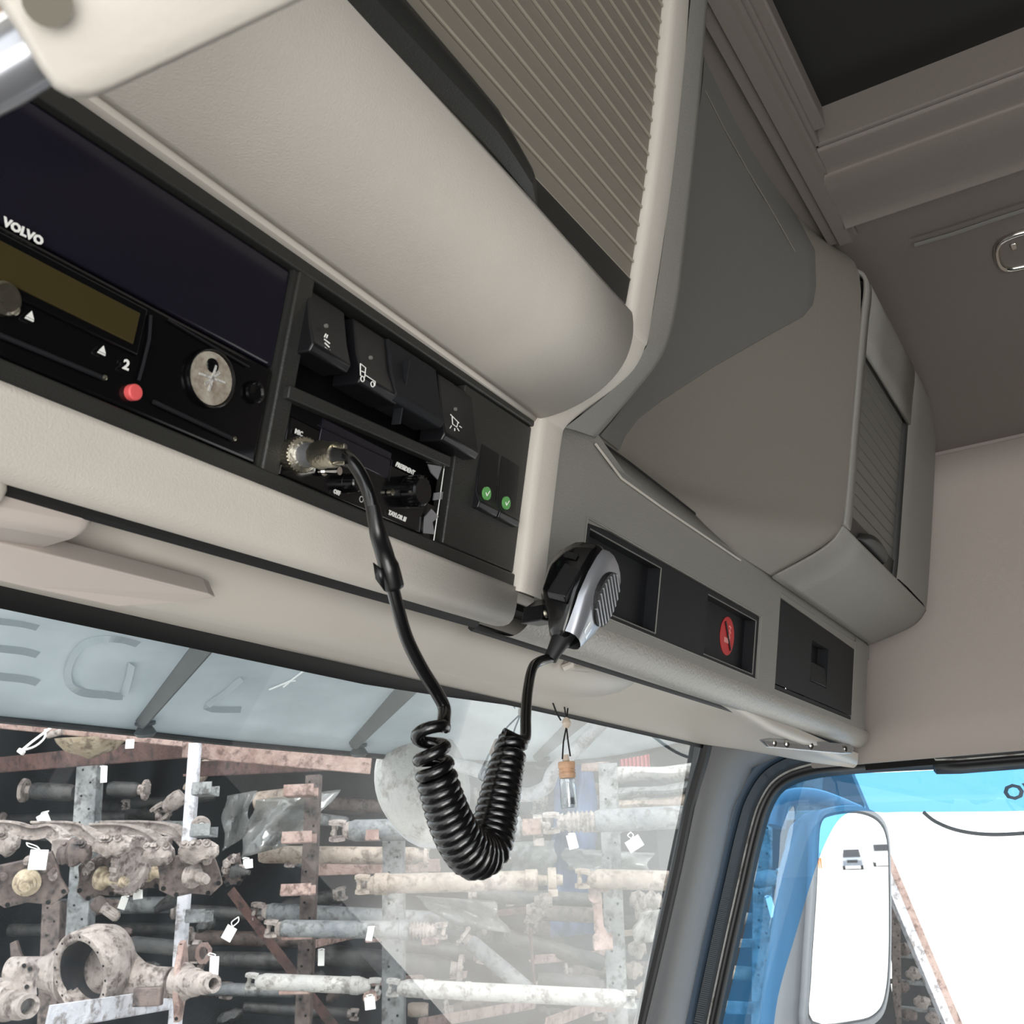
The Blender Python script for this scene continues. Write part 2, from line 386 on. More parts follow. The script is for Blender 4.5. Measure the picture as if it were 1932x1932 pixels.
# the rest of the cab, out of view
b = MB(); b.box(L(.5, -.5, -1.22), XV * 1.05, YV * 1.1, ZV * .02); struct(b.build('floor', 'floor'))
b = MB(); b.box(L(.65, -1.25, -.25), XV * .95, YV * .02, ZV * .97); struct(b.build('wall_back', 'dash'))
b = MB(); b.box(L(1.53, -1.0, -.3), XV * .03, YV * .35, ZV * .5); b.box(L(1.53, -.2, -.9), XV * .03, YV * .8, ZV * .30); b.build('door_1', 'dash'); struct(bpy.data.objects['door_1'])
st = thing('passenger_seat', L(1.0, -.55, -1.2), 'dark passenger seat out of view below the window', 'seat')
b = MB(); b.box(L(1.0, -.5, -.75), XV * .26, YV * .26, ZV * .07); b.box(L(1.0, -.5, -1.0), XV * .2, YV * .2, ZV * .2); b.build('cushion', 'floor', st, bevel=.03)
b = MB(); b.box(L(1.0, -.78, -.35), XV * .26, YV * .07, ZV * .40); b.build('backrest', 'floor', st, bevel=.04)
b = MB(); b.prism([L(-1.1, .35, -1.2), L(-1.1, .35, -.75), L(-1.1, .55, -.62), L(-1.1, .85, -.66), L(-1.1, .85, -1.2)], XV * 2.6)
d = b.build('dashboard', 'dash', bevel=.03); solo(d, 'dark dashboard below the windscreen', 'dashboard')
# ------------------------------------------------------------------ windscreen
def wtop(X): return .625 - .068 * X * X if X > 0 else .625
def wz(X): return .196 - .022 * max(0, X) ** 2
def ws(X, s, off=0):       # s metres down the glass
    return L(X, wtop(X) + .34 * s + off, wz(X) - s)
Xs = list(np.linspace(-1.0, 1.33, 24))
b = MB(); b.grid([[ws(x, s) for s in (-.01, .2, .5, .8)] for x in Xs])
wn = struct(b.build('window_1', 'windscreen', smooth=60))
b = MB(); b.grid([[ws(x, s * (1 if x < .75 else max(.45, 1 - (x - .75) * 3)), -.006) for s in (-.016, .004, .017)] for x in Xs]); b.build('rubber_seal', 'rubber', wn, thick=.004)
# dark lip of the roof edge outside, above the glass
b = MB(); b.grid([[L(x, wtop(x) + dy, wz(x) + dz) for dy, dz in ((.0, .006), (.03, .016), (.06, .02), (.10, .05))] for x in Xs])
struct(b.build('trim_4', 'bracket', thick=.003))

# ------------------------------------------------------------------ A pillar and door frame
def dpath(off, X):
    base = [(1932, 1447), (1760, 1449), (1600, 1458), (1520, 1470), (1478, 1490), (1455, 1525), (1438, 1580), (1415, 1680), (1388, 1800), (1360, 1932), (1325, 2100)]
    P = [Vector((x, y, 0)) for x, y in base]; out = []
    for i, p in enumerate(P):
        t = (P[min(i + 1, len(P) - 1)] - P[max(i - 1, 0)]).normalized(); n = Vector((t.y, -t.x, 0))   # to the outside (left/up)
        q = p - n * off; out.append(on(q.x, q.y, 'X', X))
    first = out[0] + Vector((0, -1.0, .02)); return catmull([first] + out, 5)
fr = thing('door_frame', L(1.5, .5, -.9), 'black rubber sealed door opening around the blue edged side window', 'door frame')
def strip(name, o1, o2, X1, X2, mat, th=.006):
    a, c = dpath(o1, X1), dpath(o2, X2); b = MB(); b.grid([[p, (p + q) / 2 + Vector((-.003, 0, 0)), q] for p, q in zip(a, c)])
    return b.build(name, mat, fr, thick=th, smooth=60)
strip('window_frame', 0, 23, 1.555, 1.535, 'black_smooth')
strip('pale_door_edge', 22, 32, 1.54, 1.53, 'shaft_white')
strip('sealing_strip', 30, 50, 1.53, 1.50, 'rubber')
strip('blue_grey_trim', 50, 72, 1.50, 1.485, 'seal_blue')
# ribs of the rubber seal
a, c = dpath(31, 1.522), dpath(48, 1.497); b = MB()
for i in range(18, len(a) - 1):
    for k in range(7):
        t = k / 7; p = a[i].lerp(a[i + 1], t); q = c[i].lerp(c[i + 1], t); dd = (a[i + 1] - a[i]).normalized()
        b.box((p + q) / 2 + Vector((-.006, 0, 0)), (q - p) * .42, dd * .0011, Vector((.002, 0, 0)))
rb = b.build('seal_ribs', 'rubber', fr); rb['kind'] = 'stuff'
# pillar trim
rows = []
for (ax_, ay_), (bx_, by_) in [((1345, 1360), (1640, 1392)), ((1338, 1400), (1500, 1412)), ((1330, 1440), (1420, 1450)), ((1315, 1520), (1382, 1530)), ((1290, 1640), (1356, 1650)), ((1260, 1770), (1325, 1780)), ((1222, 1932), (1292, 1940)), ((1180, 2090), (1255, 2110))]:
    t = (ay_ - 1395) / 537
    A = on(ax_, ay_, 'X', 1.335); B = on(bx_, by_, 'X', 1.487)
    rows.append([A + Vector((.0, .02, 0)), A, A.lerp(B, .3) + Vector((-.012, -.012, 0)), A.lerp(B, .7) + Vector((-.008, -.012, 0)), B, B + Vector((.03, .02, 0))])
b = MB(); b.grid(rows); struct(b.build('trim_5', 'pillar', smooth=80, thick=.004, off=1))
b = MB(); b.tube([on(x, y, 'X', 1.333) for x, y in [(1338, 1385), (1328, 1430), (1302, 1520), (1277, 1640), (1247, 1770), (1208, 1932), (1165, 2090)]], .011, 8, squash=(XV, .6))
struct(b.build('trim_6', 'rubber'))
# glass of the door
gp = dpath(-2, 1.556)
b = MB(); q = gp + [gp[-1] + Vector((0, -1.6, 0)), gp[0] + Vector((0, -.4, -.8))]
b.add(q, [tuple(range(len(q)))]); struct(b.build('window_2', 'door_glass', smooth=0))

# ================================================================== overhead console (middle)
PROF = [(.140, .700), (.158, .640), (.176, .552), (.197, .437), (.214, .365), (.222, .335)]       # shutter face
PROF_LOW = [(.228, .320), (.243, .304), (.268, .288), (.290, .279)]                                # sloping belly
def P3(a, X): return L(X, a[0], a[1])
XL, X1 = -.55, .530
con = thing('overhead_console', L(.1, .3, .13), 'cream overhead console with dark instrument panel and wide roller shutter above the windscreen', 'overhead console')
# belly panel: right end from the console profile, left end nearest to the sight lines seen on the photo
def pv(a): return [Vector((y, z, 0)) for y, z in a]
bellyR = [P3(a, X1 - .001) for a in [(.2215, .331), (.226, .318), (.236, .304), (.252, .292), (.272, .2835), (.2885, .2795)]]
shiftL = [near_line(650, 0, bellyR[0]) - bellyR[0], near_line(205, 183, bellyR[-1]) - bellyR[-1]]
rows = []
cr = catmull(bellyR, 4)
for x in (XL, -.1, .1, .3, .45, X1):
    r_ = []
    for i, p in enumerate(cr):
        t = i / (len(cr) - 1); k = (X1 - x) / max(.01, X1 - (shiftL[0].x + X1))
        dv = shiftL[0].lerp(shiftL[1], t); k = (X1 - x) / -dv.x
        bul = math.sin(math.pi * t) * .006
        r_.append(Vector((x, p.y + dv.y * k - bul, p.z + dv.z * k - bul)))
    rows.append(r_)
b = MB(); b.grid(rows); b.build('belly_panel', 'cream', con, smooth=80, thick=.003, off=1)
bellyL = rows
# bright lip under the belly
b = MB(); b.grid([[r_[-1], r_[-1] + Vector((0, .003, -.004)), r_[-1] + Vector((0, .012, -.0045))] for r_ in rows]); b.build('belly_lip', 'cream_soft', con, thick=.001)
# bezel: black frame on the fascia plane with openings
UB, UT = pu(975, 1090)[1], pu(1005, 800)[1]
XR = pu(1005, 800)[0] + .001
dvL, dvR = pu(500, 885)[0] - .002, pu(528, 885)[0]      # divider between tachograph and the radio bay
RB = (pu(560, 560)[0], pu(850, 900)[0])
def bez(X0, X1_, u0, u1, e=.0, d=.012, nm='bezel_bar', bev=.0012): return pbox(nm, 'black', con, X0, X1_, u0, u1, -d, e, bev)
UT_in = pu(545, 495)[1]; UB_in = pu(500, 885)[1]
bez(XL, XR, UT - .0018, UT + .0075, .001, nm='bezel_top')
bez(XL, XR, UB - .0068, UB + .0016, .001, nm='bezel_bottom')
bez(dvL, dvR, UB, UT, .0005, nm='bezel_divider')
bez(pu(855, 900)[0], XR - .0005, UB + .0022, UT - .0022, -.0005, nm='switch_plate')
pbox('bezel_back', 'black_smooth', con, XL, XR, UB, UT, -.03, -.026)
b = MB(); b.box((pp(dvL - .001, UT, -.013) + pp(dvL - .001, UB, -.013)) / 2, XV * .0015, PU * (UT - UB) / 2, PN * .012); b.build('bay_side', 'black', con)
# lower rim
rim = [(.3138, .1685), (.3150, .162), (.3165, .155), (.320, .149), (.330, .150), (.345, .158)]
rimc = catmull([P3(a, 0) for a in rim], 3)
k0 = near_line(0, 878, P3((.320, .149), X1)) - P3((.320, .149), X1)
def rimrow(x):
    k = (X1 - x) / -k0.x; o = []
    for i, p in enumerate(rimc):
        t = min(1, i / 6); o.append(Vector((x, p.y + k0.y * k * t, p.z + k0.z * k * t)))
    return o
b = MB(); b.grid([rimrow(x) for x in (XL, -.1, .2, .4, X1 + .002)]); b.build('lower_rim', 'cream', con, smooth=80, thick=.003, off=1)
b = MB(); b.tube([rimrow(x)[-2] + Vector((0, .002, -.0045)) for x in (.12, .2, .3, .4, .5, X1)], .0042, 8); b.build('gap_shade', 'rubber', con)  # dark tube drawn for the shade in the gap under the rim
# shutter slats
shp = catmull([P3(a, 0) for a in PROF], 12)
cum = [0]
for i in range(1, len(shp)): cum.append(cum[-1] + (shp[i] - shp[i - 1]).length)
def sh_at(s, prf=shp, cm=cum):
    for i in range(1, len(cm)):
        if cm[i] >= s: return prf[i - 1].lerp(prf[i], (s - cm[i - 1]) / (cm[i] - cm[i - 1]))
    return prf[-1]
total = cum[-1]; pitch = .0128; s_end = total - .0185
k1 = near_line(700, 0, P3((.221, .345), X1)) - P3((.221, .345), X1)
n_s = int(s_end / pitch)
for i in range(n_s):
    s1 = s_end - i * pitch; s0 = s1 - pitch
    A, B = sh_at(s1), sh_at(s0)
    up = (B - A).normalized(); out = up.cross(XV) if up.cross(XV).y < 0 else -up.cross(XV)
    b = MB(); pts = [A - out * .004, A + up * .0002, A + out * .0004 + up * .0012, A + up * .0015 - out * .0006, B - up * .0008 - out * .0006, B - out * .004]
    X0_ = -.5
    b.prism([Vector((X0_, p.y, p.z)) for p in pts], XV * (X1 - .002 - X0_))
    o = b.build('slat', 'slat', con, smooth=0)
    b = MB(); b.prism([Vector((X0_, p.y, p.z)) for p in (A - up * .0006 - out * .0005, A - up * .0006 + out * .0006, A + up * .0010 + out * .0006, A + up * .0010 - out * .0005)], XV * (X1 - .002 - X0_))
    o2 = b.build('slat_joint', 'slat_line', o, smooth=0)
# shutter rail with grip
A, B = sh_at(total - .0005), sh_at(s_end); up = (B - A).normalized(); out = -up.cross(XV)
if out.y > 0: out = -out
b = MB(); b.prism([Vector((-.5, p.y, p.z)) for p in (A - out * .004, A + out * .0015, B + out * .0015, B - out * .004)], XV * (X1 + .496))
rail = b.build('shutter_rail', 'black', con, bevel=.0008)
gx0, gx1 = -.12, near_line(1040, 380, (A + B) / 2 + Vector((0, 0, 0)) + out * .01).x
rings = []
for i in range(25):
    t = i / 24; x = gx0 + (gx1 - gx0) * t
    k = min(1, (1 - t) / .13) ** .5 if t > .87 else 1; h = .024 * (.75 + .25 * math.sin(math.pi * min(1, t * 1.1))) * (0.35 + .65 * k); dpt = .017 * k
    base = Vector((x, A.y, A.z)); 
    sec = [(0, 0), (.004, -.0), (.6, -.15), (1.0, .12), (1.05, .5), (.8, .85), (.3, 1.05), (0, 1.1)]
    rings.append([base + up * (.003 + h * sv) + out * (.001 + dpt * so) for so, sv in sec])
b = MB(); b.loft(rings); b.build('shutter_grip', 'black', rail, smooth=70, bevel=.0006)
# end frame: swept along the profile, rounded cream rib then greyer cheek
fp = [(.140, .72), (.152, .66), (.166, .60), (.176, .54), (.1965, .437), (.2215, .335), (.2260, .322), (.2345, .3095), (.250, .300), (.272, .2905), (.287, .282), (.2915, .272), (.298, .240), (.3045, .205), (.3105, .172), (.312, .166)]
fpc = catmull([P3(a, 0) for a in fp], 4)
rows = []
for i, p in enumerate(fpc):
    t = (fpc[min(i + 1, len(fpc) - 1)] - fpc[max(i - 1, 0)]).normalized(); n = XV.cross(t)
    if n.y > 0: n = -n
    if abs(n.y) < .2 and n.z > 0: n = -n
    w_ = 1.0
    sec = [(.529, -.004), (.529, .0015), (.531, .004), (.535, .0052), (.552, .0052), (.557, .004)]
    rows.append([Vector((x, p.y, p.z)) + n * h for x, h in sec])
b = MB(); b.grid(rows); b.build('end_frame', 'cream', con, smooth=50)
chk = [((1335, 0), .585), ((1320, 200), .585), ((1293, 460), .585), ((1278, 580), .587), ((1250, 670), .59), ((1190, 750), .60), ((1125, 825), .61)]
cheek_out = [on(x, y, 'X', X_) for (x, y), X_ in chk]
cheek_out = [cheek_out[0] + (cheek_out[0] - cheek_out[1]) * .6] + cheek_out
# matching inner points on the frame
def fp_at(z):
    c_ = min(range(len(rows)), key=lambda i: abs(rows[i][5].z - z) + (0 if i < 45 else 9)); return rows[c_][5]
idx = [0, 5, 12, 17, 20, 25, 32, 40]
cin = [rows[min(len(rows) - 1, j)][5] for j in idx]
co = catmull(cheek_out, 6); ci = catmull(cin, 6)
b = MB(); b.grid([[p, p.lerp(q, .33) + Vector((.001, -.001, 0)), p.lerp(q, .8), q, q + Vector((.003, .006, 0)), q + Vector((.004, .03, .0))] for p, q in zip(ci, co)])
b.build('end_cheek', 'grey_trim', con, smooth=70)
# ------------------------------------------------------------------ fascia fittings
# tachograph
tx = pu(515, 740)[0]
tl_u = pu(505, 690)[1]; tb_u = pu(500, 880)[1]
tac = thing('tachograph', pp(.15, tb_u, 0), 'black tachograph with olive display in the left of the dark panel', 'tachograph')
TU0, TU1 = UB + .002, pu(515, 695)[1]
pbox('body', 'black_gloss', tac, -.05, dvL - .003, TU0, TU1, -.02, -.001, .002)
q = pquad([(0, 435), (262, 590), (248, 655), (0, 530)])
pbox('display_window', 'black_gloss', tac, -.03, pu(275, 600)[0], pu(250, 668)[1] , pu(262, 585)[1] + .002, -.002, .0006, .0008)
pbox('display', 'screen', tac, -.03, pu(255, 620)[0], pu(248, 650)[1], pu(262, 592)[1], -.002, .0012, .0003)
text('VOLVO', 'maker_lettering', 'white_print', tac, ppx(5, 424, .0012), XV, PU, .0044, bold=.0002, sx=1.05)
def tri(px, py, s_):
    c = ppx(px, py, .0008); b = MB(); b.prism([c - XV * s_ - PU * s_ * .5, c + XV * s_ - PU * s_ * .5, c + PU * s_ * 1.2], -PN * .0003); b.build('eject_mark', 'white_print', tac, smooth=0)
    b = MB(); b.box(c - PU * s_ * .85, XV * s_, PU * s_ * .18, PN * .0003); b.build('eject_mark_bar', 'white_print', tac, smooth=0)
tri(57, 596, .0016); tri(193, 661, .0016)
text('2', 'numeral', 'white_print', tac, ppx(231, 694, .001), XV, PU, .0055, bold=.0002)
b = MB(); b.lathe(ppx(247, 741, -.001), -PN, [(0, .0033), (.0028, .0033), (.0034, .0028), (.0035, 0)], 24); b.build('red_button', 'red', tac)
# printer drawer: seams and slots
b = MB(); b.tube([ppx(x, y, .0004) for x, y in [(285, 595), (282, 640), (270, 690), (262, 718)]], .0007, 6); b.build('seam_edge', 'charcoal', tac)
b = MB(); b.tube([ppx(x, y, .0004) for x, y in [(318, 603), (400, 652), (470, 692)]], .0005, 6); b.build('drawer_edge', 'charcoal', tac)
def slotbar(x0, y0, x1, y1):
    b = MB(); b.tube([ppx(x0, y0, .0006), ppx(x1, y1, .0006)], .0010, 8); b.build('slot_edge', 'charcoal', tac)
    b = MB(); b.lathe(ppx(x1, y1, .0004), -PN, [(0, .0012), (.0012, .0010), (.0016, 0)], 10); b.build('slot_stud', 'nickel', tac)
slotbar(0, 632, 195, 713); slotbar(290, 758, 440, 828)
b = MB(); b.lathe(ppx(-2, 565, -.001), -PN, [(0, .006), (.004, .006), (.005, .005), (.0052, 0)], 24); b.build('metal_key', 'nickel', tac)
b = MB(); b.lathe(ppx(15, 586, -.001), -PN, [(0, .0022), (.004, .0022), (.0045, .001)], 12); b.build('metal_key', 'nickel', tac)
# clear lock window with worn plate in the drawer
c = ppx(397, 714, 0)
b = MB(); b.lathe(c, -PN, [(0, .0128), (.0014, .0128), (.0016, .0122), (.0004, .0117)], 28, cap=False); b.build('lock_ring', 'black_gloss', tac)
b = MB(); b.lathe(c, -PN, [(-.001, .0117), (.0006, .0115), (.0009, .0)], 28); lk = b.build('worn_lock_plate', 'worn_plate', tac)
b = MB()
for a_, l_ in ((.1, .007), (1.5, .006), (.9, .005)):
    dv = (XV * math.cos(a_) + PU * math.sin(a_)); b.box(c - PN * .0012, dv * l_, PU.cross(dv).cross(PN).normalized() * .0004 if 0 else (PN.cross(dv)) * .0005, PN * .0004)
b.build('lock_ridge', 'shaft_white', lk)
b = MB(); b.lathe(ppx(400, 690, .0004), -PN, [(0, .0035), (.0008, .003), (.001, 0)], 14); b.build('peeled_patch', 'black_gloss', tac)
b = MB(); b.lathe(ppx(480, 740, 0), -PN, [(0, .0052), (.0014, .005), (.0016, .0042), (.0005, .0036), (.0003, 0)], 24); b.build('round_button', 'black_gloss', tac)
# blank panel above the tachograph
bl = thing('blanking_panel', pp(.15, TU1, 0), 'large plain dark blue-black panel above the tachograph', 'panel')
pbox('cover', 'screen_dark', bl, -.08, dvL - .002, TU1 + .0015, UT - .0022, -.02, -.003, .0015)
# CB radio
cbq = [pu(525, 760), pu(520, 900), pu(835, 880), pu(812, 1010)]
cx0 = dvR + .001; cx1 = pu(818, 1000)[0]; cu0 = UB + .002; cu1 = pu(527, 770)[1]
cb = thing('cb_radio', pp((cx0 + cx1) / 2, cu0, 0), 'black CB radio with knobs, microphone socket and small display under the rocker switches', 'radio')
pbox('body', 'black_gloss', cb, cx0, pu(800, 985)[0], cu0, cu1, -.02, -.001, .0012)
pbox('display_window', 'screen_dark', cb, pu(600, 850)[0], pu(738, 870)[0], pu(735, 905)[1], pu(738, 868)[1] + .004, -.002, -.0002, .0005)
b = MB(); wq = [ppx(600, 802, .0002), ppx(740, 868, .0002), ppx(734, 908, .0002)]
b.tube(wq[:2], .0003, 5); b.tube(wq[1:], .0003, 5); b.build('display_edge', 'charcoal', cb)
b = MB(); b.tube([ppx(522, 898, .0002), ppx(700, 975, .0002), ppx(815, 1022, .0002)], .0004, 5); b.build('lower_edge', 'charcoal', cb)
b = MB(); q0 = ppx(838, 880, .0004); q1 = ppx(818, 1020, .0004); b.tube([ppx(805, 872, .0004), q0, q1], .0005, 6); b.build('worn_chrome_edge', 'chrome', cb)
for poly in ([(806, 876), (832, 880), (824, 905), (812, 892)], [(818, 930), (834, 928), (832, 942), (816, 944)], [(812, 960), (826, 975), (814, 985), (818, 1008), (798, 1006), (800, 975)]):
    b = MB(); b.prism([ppx(x, y, .0) for x, y in poly], -PN * .0008); b.build('peeling_foil', 'silver', cb, smooth=0)
pbox('right_recess', 'black_gloss', cb, pu(800, 985)[0], pu(826, 985)[0], cu0, cu1 - .01, -.02, -.004, .0)
for s_, x, y, sz in (('MIC', 556, 817, .0032), ('AM', 585, 885, .0026), ('OFF', 629, 930, .0030), ('PRESIDENT', 746, 879, .0036), ('TAYLOR III', 732, 970, .0034)):
    text(s_, 'lettering', 'white_print', cb, ppx(x, y, .0002), XV, PU, sz, bold=.00012, shear=.25 if len(s_) > 5 else 0, sx=.92)
b = MB()
for k in range(12):
    a_ = 2 * math.pi * k / 12; b.box(ppx(682, 942, .0002) + (XV * math.cos(a_) + PU * math.sin(a_)) * .0014, XV * .0002, PU * .0002, PN * .0001)
b.box(ppx(690, 939, .0002), XV * .0008, PU * .0003, PN * .0001); b.build('symbol', 'white_print', cb)
def knob(px, py, r, h, name, par, mat='black_gloss', ridges=16):
    c = ppx(px, py, -.001); ob = MB(); prof_ = [(0, r * 1.05), (h * .2, r * 1.05), (h * .22, r), (h * .92, r * .93), (h, r * .8), (h, 0)]
    ob.lathe(c, -PN, prof_, 30); o = ob.build(name, mat, par)
    rb_ = MB()
    for k in range(ridges):
        a_ = 2 * math.pi * k / ridges; dr = (XV * math.cos(a_) + PU * math.sin(a_)); rb_.box(c - PN * h * .55 + dr * r * .985, dr * r * .05, dr.cross(PN) * r * .07, PN * h * .33)
    rb_.build('grip_ridges', mat, o); return o
knob(652, 912, .0048, .009, 'volume_knob', cb); knob(768, 928, .0085, .011, 'channel_knob', cb, ridges=20)
b = MB(); b.lathe(ppx(733, 929, -.0005), -PN, [(0, .0018), (.003, .0017), (.0034, 0)], 12); b.build('squelch_stub', 'nickel', cb)
# toggle next to the socket
b = MB(); c = ppx(606, 889, 0); b.lathe(c, -PN, [(0, .0025), (.002, .0025)], 12); b.tube([c - PN * .001, c - PN * .011 + XV * .001], [.0012, .0021], 10); b.build('toggle_lever', 'chrome', cb)
# black trim rail between switches and radio
b = MB(); b.box((ppx(548, 745, .001) + ppx(835, 868, .001)) / 2, (ppx(835, 868, .001) - ppx(548, 745, .001)) / 2 + XV * .004, PU * .0032, PN * .003); b.build('middle_rail', 'black', con, bevel=.0008)
# rocker switches
def rocker(px, lab, depth, mat='black_smooth', tilt=.25, icon=None, h0=.0):
    X0_, X1_, u0_, u1_ = px
    t = thing('rocker_switch', pp((X0_ + X1_) / 2, u0_, 0), lab, 'switch')
    b = MB(); hx = (X1_ - X0_) / 2; um = u0_ + (u1_ - u0_) * .45
    sec = [(u1_, -.008), (u1_, -.001 + h0), (um, .002 + h0 + depth * .3), (u0_ + .004, depth + h0), (u0_, depth * .8 + h0), (u0_, -.008)]
    b.prism([pp(X0_ + .0006, u, e) for u, e in sec], XV * (2 * hx - .0012)); body = b.build('rocker', mat, t, bevel=.0011)
    return t, (lambda x, u: pp(x, u, h0 + depth * (.3 + .7 * max(0, (um - u) / (um - u0_ - .004))) + .0024 - .002 * max(0, (um - u) / (um - u0_)) if u < um else pp(x, u, .0012 + h0).y * 0 + 0) if 0 else None)
su1 = UT - .006; su0 = pu(600, 740)[1]
xs = [pu(562, 600)[0], pu(640, 680)[0], pu(648, 700)[0], pu(715, 740)[0], pu(717, 740)[0], pu(760, 770)[0], pu(800, 790)[0], pu(812, 800)[0], pu(880, 840)[0]]
def swX(x, y): return pu(x, y)[0]
lowu = pu(716, 765)[1]
s1, _ = rocker((swX(562, 640), swX(636, 695), pu(600, 690)[1], su1), 'leftmost rocker switch with a small tipping-body lamp symbol, pressed in at top', .010)
s2, _ = rocker((swX(652, 690), swX(722, 765), lowu, su1), 'rocker switch with a small white truck outline symbol', .012)
s3, _ = rocker((swX(714, 720), swX(806, 800), lowu + .0008, su1), 'plain blank switch cover between truck and lamp switches', .011, mat='charcoal', h0=.002)
s4, _ = rocker((swX(814, 800), swX(880, 850), pu(860, 850)[1] - .003, su1), 'rightmost rocker switch with a white lamp symbol', .010)
b = MB(); b.box(ppx(757, 740, .0062), XV * .0005, PU * .018, PN * .003); b.build('centre_ridge', 'charcoal', s3, bevel=.0004)
def ico(par, lines, rr=.00022, loops=()):
    b = MB()
    for ln in lines: b.tube([ppx(x, y, ln[0]) for x, y in ln[1]], rr, 5)
    for e, x, y, r in loops: b.tube([ppx(x, y, e) + (XV * math.cos(a_) + PU * math.sin(a_)) * r for a_ in np.linspace(0, 2 * math.pi, 14)], rr, 5)
    b.build('printed_symbol', 'white_print', par)
ico(s2, [(.0128, [(680, 686), (690, 694), (688, 712), (680, 708), (680, 686)]), (.0128, [(690, 708), (708, 720), (707, 728)]), (.0128, [(682, 700), (688, 703)])], .0003, [(.0132, 684, 715, .0013), (.0132, 703, 725, .0013)])
ico(s1, [(.0090, [(612, 640), (622, 648)]), (.0090, [(613, 647), (621, 655)]), (.0090, [(612, 655), (622, 663), (622, 660)]), (.0090, [(612, 636), (615, 630)]), (.0090, [(616, 638), (618, 632)])], .0004)
ico(s4, [(.0092, [(850, 782), (866, 798)]), (.0092, [(853, 786), (854, 800), (862, 806), (864, 797)]), (.0092, [(852, 803), (849, 808)]), (.0092, [(858, 808), (858, 813)]), (.0092, [(863, 808), (866, 813)]), (.0092, [(867, 804), (871, 807)])], .0003)
for s_, x, y, e in ((s1, 614, 615, .0075), (s2, 698, 675, .0098), (s4, 858, 772, .008)):
    b = MB(); b.lathe(ppx(x, y, e - .001), -PN, [(0, .0011), (.0011, .001), (.0013, 0)], 10); b.build('indicator_dot', 'slat2', s_)
# twin switches with green tick marks
dq = (swX(900, 850), swX(980, 900))
for k, (xa, xb, la) in enumerate(((swX(900, 900), swX(936, 925), 'left one of the pair of flat switches with a green tick sticker'), (swX(938, 925), swX(975, 950), 'right one of the pair of flat switches with a green tick sticker'))):
    ub, ut = pu(895, 955)[1] if k == 0 else pu(965, 992)[1], pu(905, 832)[1] + (-.0 if k == 0 else -.0)
    ub = pu(897, 957)[1] - .001
    t = thing('tick_switch', pp((xa + xb) / 2, ub, 0), la, 'switch')
    b = MB(); b.prism([pp(xa, u, e) for u, e in ((ut, -.002), (ut, -.0005), (ut - .03, .001), (ub + .004, .0045), (ub, .0035), (ub, -.002))], XV * (xb - xa - .0005)); b.build('rocker', 'black_smooth', t, bevel=.0008)
    px_, py_ = ((919, 931), (956, 949))[k]
    c = ppx(px_, py_, .0042); b = MB(); b.lathe(c, -PN, [(-.001, .0040), (.0003, .0040), (.0003, 0)], 28); st = b.build('sticker', 'green', t, smooth=0)
    b = MB(); g = c - PN * .0004; a1, a2, a3 = g - XV * .0018 + PU * .0001, g - XV * .0004 - PU * .0016, g + XV * .0019 + PU * .0019
    b.tube([a1, a2], .0003, 5); b.tube([a2, a3], .0003, 5); b.build('tick', 'white_print', st)

# ================================================================== right hand overhead unit
cab = thing('overhead_cabinet', L(1.0, .3, .13), 'grey corner cabinet with small roller shutter and dark lower panels beside the door', 'cabinet')
prR = [(.230, .640), (.185, .612), (.160, .594), (.1515, .583), (.1535, .565), (.162, .532), (.188, .418), (.208, .331), (.215, .314), (.228, .302), (.250, .292), (.289, .279)]
prRc = catmull([P3(a, 0) for a in prR], 4)
def xedge(i):   # right edge of the face follows the curved roof side
    return 0
n_up = 0
sh_lo = min(range(len(prRc)), key=lambda i: abs(prRc[i].z - EYE.z - .318))
sh_hi = min(range(len(prRc)), key=lambda i: abs(prRc[i].z - EYE.z - .497))
XA, XB, XC, XD = 1.01, 1.030, 1.262, 1.445
# right flank outline from the photo
flank = [on(x, y, 'Y', .155) for x, y in [(1625, 512), (1690, 655)]] + [on(1735, 790, 'Y', .164), on(1750, 900, 'Y', .172), on(1750, 1000, 'Y', .19), on(1745, 1130, 'Y', .214), on(1728, 1172, 'Y', .235), on(1650, 1212, 'Y', .285)]
def xd(z):
    pts = [(.70, 1.30), (.61, 1.32), (.583, 1.38), (.55, 1.44), (.50, 1.45), (.40, 1.455), (.30, 1.455), (.27, 1.43)]
    z = z - EYE.z
    for (z0, a0), (z1, a1) in zip(pts, pts[1:]):
        if z0 >= z >= z1: return a0 + (a1 - a0) * (z0 - z) / (z0 - z1)
    return pts[-1][1] if z < .3 else pts[0][1]
b = MB(); b.grid([[Vector((x, p.y, p.z)) for x in (XA, XB)] for p in prRc[:sh_lo + 1]])
b.grid([[Vector((x, p.y, p.z)) for x in (XB, 1.1, 1.18, XC)] for p in prRc[:sh_hi + 1]])
b.build('face_frame', 'grey_trim', cab, smooth=60, thick=.004, off=1)
b = MB(); R_ = []
for p in prRc[:sh_lo + 1]:
    e = max(xd(p.z), XC + .01); R_.append([Vector((XC, p.y, p.z)), Vector((XC + .004, p.y - .003, p.z)), Vector((XC + (e - XC) * .25, p.y - .004, p.z)), Vector((XC + (e - XC) * .8, p.y - .003, p.z)), Vector((e, p.y, p.z)), Vector((e + .012, p.y + .03, p.z))])
b.grid(R_); b.build('right_frame', 'grey_trim', cab, smooth=60)
b = MB(); R_ = []
for p in prRc[sh_lo:]:
    e = xd(p.z); R_.append([Vector((x, p.y, p.z)) for x in (XA, 1.1, 1.2, XC)] + [Vector((e - .02, p.y, p.z)), Vector((e, p.y + .002, p.z)), Vector((e + .012, p.y + .03, p.z))])
b.grid(R_); b.build('belly_panel', 'grey_trim', cab, smooth=70, thick=.003, off=1)
